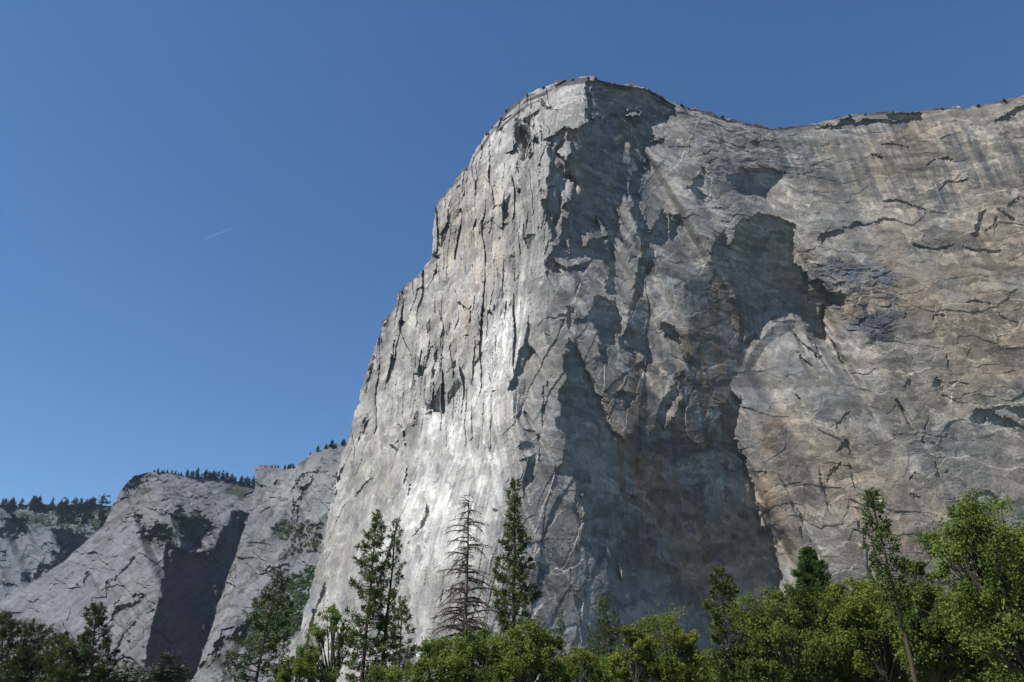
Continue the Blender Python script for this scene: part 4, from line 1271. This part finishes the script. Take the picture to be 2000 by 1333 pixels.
    for sd in range(3):
        g, V, Q = far_pine_mesh(500 + sd, 1., .2 + .03 * sd)
        Vt, Qt = np.concatenate(g.V), np.concatenate(g.Q)
        o = mesh_obj('pine_tree', np.concatenate([V, Vt]), np.concatenate([Q, Qt + len(V)]), None, MAT['far_needle'])
        a = o.data.attributes.new('tint', 'FLOAT', 'FACE')
        a.data.foreach_set('value', np.random.default_rng(sd).uniform(0, 1, len(o.data.polygons)).astype(np.float32))
        far.append([o, False])
    rg = np.random.default_rng(77)

    def far_tree(p, h, w, label, group):
        pr = far[int(rg.integers(0, 3))]
        if pr[1]:
            o = pr[0].copy()
            col.objects.link(o)
        else:
            o = pr[0]
            pr[1] = True
        o.location = p
        o.rotation_euler = (rg.normal(0, .03), rg.normal(0, .03), rg.uniform(0, 6.28))
        o.scale = (h * w, h * w, h)
        tag(o, label, 'tree', group)

    for px in np.r_[rg.uniform(-20, 226, 26), rg.normal(100, 28, 16)]:
        x = min(max(px, -20), 226)
        p = BACK[0].point(x, 990 + rg.uniform(-1, 9))
        far_tree(p - np.array([0, 0, 2]), rg.choice([.45, .7, 1, 1.15]) * rg.uniform(26, 44), rg.uniform(.9, 1.8), 'small dark pine on the skyline of the far left ridge', 'pines along the far left ridge')
    for _ in range(34):
        x = rg.uniform(110, 215)
        p = BACK[0].point(x, rg.uniform(1000, 1032 - (215 - x) * .1))
        far_tree(p - np.array([0, 0, 2]), rg.uniform(16, 30), rg.uniform(1., 1.5), 'small pine on the wooded slope below the far left ridge', 'pines on the far left slope')
    for px in np.concatenate([np.arange(300, 360, 7), np.arange(362, 500, 5.)]):
        x = px + rg.uniform(-2.5, 2.5)
        ridge = np.interp(x, [296, 325, 350, 387, 424, 461, 500], [919.5, 921, 925, 932, 933, 940, 952])
        p = BACK[1].point(x, ridge + 3)
        h = (rg.uniform(9, 17) if x < 360 else rg.uniform(16, 34)) * (1.25 if x > 465 else 1)
        far_tree(p - np.array([0, 0, 2]), h, rg.uniform(1., 1.6), 'small dark pine along the top of the shadow walled dome', 'pines along the dome top')
    for px, py, h in [(530, 914, 9), (537, 914, 10), (543, 914, 9), (556, 917, 13), (562, 917, 14), (568, 915, 15), (573, 913, 12), (606, 888, 9), (621, 883, 19), (637, 877, 14), (648, 873, 21), (656, 872, 12), (668, 870, 16), (672, 868, 18)]:
        p = BACK[2].point(px, py)
        far_tree(p - np.array([0, 0, 1]), h * .9, rg.uniform(1.1, 1.9), 'small pine on the rim of the buttress beside the great cliff', 'pines along the buttress rim')
    for px in (951, 962, 912, 990, 1029, 1062, 1119, 1150, 1163, 1201, 1331, 1345, 1411, 1660, 1690, 1745, 1841, 1909, 1913, 1962):
        yy = np.interp(px, [p[0] for p in SKY_EL[28:]], [p[1] for p in SKY_EL[28:]])
        p = EL.point(px, yy + 3)
        far_tree(p - np.array([0, 0, .5]), rg.uniform(3.5, 7.), rg.uniform(1.6, 2.6), 'tiny dark shrub on the skyline rim of the great cliff', 'shrubs along the great cliff rim')
    for px, py, h in [(205, 1300, 30), (222, 1292, 34), (240, 1298, 33), (256, 1290, 36), (272, 1300, 32), (288, 1294, 34), (303, 1290, 36), (330, 1256, 42), (344, 1264, 40), (318, 1296, 32), (360, 1288, 36), (373, 1303, 34), (235, 1312, 28), (296, 1312, 28), (350, 1310, 30)]:
        d = rays(px, py)
        D = (h - 1.7) / (d[2] / math.hypot(d[0], d[1]))
        p = at(np.float64(px), np.float64(py), np.float64(D))
        far_tree((p[0], p[1], 0), h, rg.uniform(1., 1.4), 'hazy mid distance conifer at the foot of the dome wall', 'conifers at the foot of the dome')

    # scrub in the gullies
    C, T = [], []
    for fc, polys, n in [(BACK[2], [BB((540,800),(640,780),(720,720),(700,830),(640,1050),(500,1150),(420,1180),(360,1150),(440,900))], 900),
                         (BACK[2], [BB((480,500),(600,480),(760,520),(720,660),(640,640),(520,560))], 150),
                         (BACK[1], [BA((740,520),(900,470),(1082,460),(1082,600),(960,600),(880,580),(760,600)), BB((0,440),(160,460),(180,500),(100,520),(0,530))], 200),
                         (BACK[0], [BA((180,450),(330,400),(600,350),(560,560),(430,560),(300,500),(200,480))], 330),
                         (BACK[1], [[(0, 1215), (60, 1225), (130, 1245), (200, 1290), (400, 1300), (400, 1340), (0, 1340)]], 500)]:
        for pl in polys:
            pl = np.array(pl)
            k = 0
            while k < n / len(polys):
                x, y = rg.uniform(pl[:, 0].min(), pl[:, 0].max()), rg.uniform(pl[:, 1].min(), pl[:, 1].max())
                if pip(np.array([x + rg.normal(0, 7)]), np.array([y + rg.normal(0, 7)]), pl)[0]:
                    C.append(fc.point(x, y))
                    T.append(rg.uniform(.2, 1))
                    k += 1
    C = np.array(C)
    T = np.array(T)
    kk = 26
    sz = rg.uniform(1.6, 5.5, (len(C), 1, 1))
    q = unit(rg.normal(0, 1, (len(C), kk, 3))) * rg.uniform(.3, 1, (len(C), kk, 1)) * sz * np.array([1, 1, .75])
    cen = C[:, None] + q + np.array([0, 0, 1.])
    a = unit(rg.normal(0, 1, (len(C), kk, 3)))
    bb = unit(np.cross(a, rg.normal(0, 1, (len(C), kk, 3))))
    l = sz * .38
    V = np.stack([cen - a * l, cen + bb * l * .8, cen + a * l, cen - bb * l * .8], 2).reshape(-1, 3)
    o = mesh_obj('scrub', V, np.arange(len(V)).reshape(-1, 4), None, leaf_mat('scrub_leaves', (.035, .055, .02), (.085, .125, .04), .2))
    at_ = o.data.attributes.new('tint', 'FLOAT', 'FACE')
    at_.data.foreach_set('value', np.repeat(T, kk).astype(np.float32))
    tag(o, 'green scrub and brush filling the gullies and ledges of the left cliffs', 'scrub', kind='stuff')

# contrail, ten kilometres up
A_, B_ = at(np.float64(398), np.float64(467.5), np.float64(13000)), at(np.float64(470), np.float64(441), np.float64(13600))
s = np.linspace(0, 1, 24)
pth = A_ + (B_ - A_) * s[:, None]
V, Q = tube(pth, 15. * np.clip(1.02 - s, 0, 1) ** .7 * np.clip(s * 8, .25, 1) + .4, 8)
m, nt, b = newmat('contrail_vapour')
b.inputs['Base Color'].default_value = (.8, .82, .85, 1)
b.inputs['Alpha'].default_value = .07
tag(mesh_obj('contrail', V, Q, None, m, None, True), 'thin short white contrail crossing the blue sky left of the cliff', 'contrail')

# air
m = bpy.data.materials.new('air')
m.use_nodes = True
nt = m.node_tree
nt.nodes.remove(nt.nodes['Principled BSDF'])
pv = nt.nodes.new('ShaderNodeVolumePrincipled')
pv.inputs['Color'].default_value = (.62, .8, 1, 1)
pv.inputs['Density'].default_value = HAZE
pv.inputs['Anisotropy'].default_value = .2
nt.links.new(pv.outputs[0], nt.nodes['Material Output'].inputs['Volume'])
a0, b0 = np.array([-16000., -16000., -60.]), np.array([16000., 16000., 1500.])
V = np.array([[(a0, b0)[i][0], (a0, b0)[j][1], (a0, b0)[k_][2]] for i in (0, 1) for j in (0, 1) for k_ in (0, 1)])
tag(mesh_obj('haze', V, [[0, 1, 3, 2], [4, 6, 7, 5], [0, 4, 5, 1], [2, 3, 7, 6], [0, 2, 6, 4], [1, 5, 7, 3]], None, m), 'thin blue air over the valley', 'haze', kind='stuff')

# ------------------------------------------------------------------- light
w = bpy.data.worlds.new('World')
scene.world = w
w.use_nodes = True
nt = w.node_tree
sky = nt.nodes.new('ShaderNodeTexSky')
sky.sky_type = 'NISHITA'
sky.sun_disc = False
sky.sun_elevation = SUN_EL
sky.sun_rotation = SUN_AZ % (2 * math.pi)
sky.altitude = 1200
sky.air_density = 1.0
sky.dust_density = 0.
sky.ozone_density = 3.
hs = nt.nodes.new('ShaderNodeHueSaturation')
hs.inputs['Saturation'].default_value = 1.19
nt.links.new(sky.outputs[0], hs.inputs['Color'])
nt.links.new(hs.outputs[0], nt.nodes['Background'].inputs['Color'])
nt.nodes['Background'].inputs['Strength'].default_value = .079
L = bpy.data.lights.new('sun', 'SUN')
L.energy = 5.
L.angle = math.radians(.53)
L.color = (1, .955, .89)
so = bpy.data.objects.new('sun', L)
col.objects.link(so)
import mathutils
so.rotation_euler = mathutils.Vector(-SUN).to_track_quat('-Z', 'Y').to_euler()
so.location = (-300, -200, 1500)

cam = bpy.data.cameras.new('camera')
cam.sensor_width = 36
cam.lens = F * 36 / 2000
cam.clip_start = .1
cam.clip_end = 60000
co = bpy.data.objects.new('camera', cam)
co.location = CAM
co.rotation_euler = (math.pi / 2 + PITCH, 0, 0)
col.objects.link(co)
scene.camera = co
scene.view_settings.view_transform = 'Standard'
scene.view_settings.look = 'None'
scene.view_settings.gamma = 1
scene.view_settings.exposure = .75
scene.cycles.max_bounces = 5
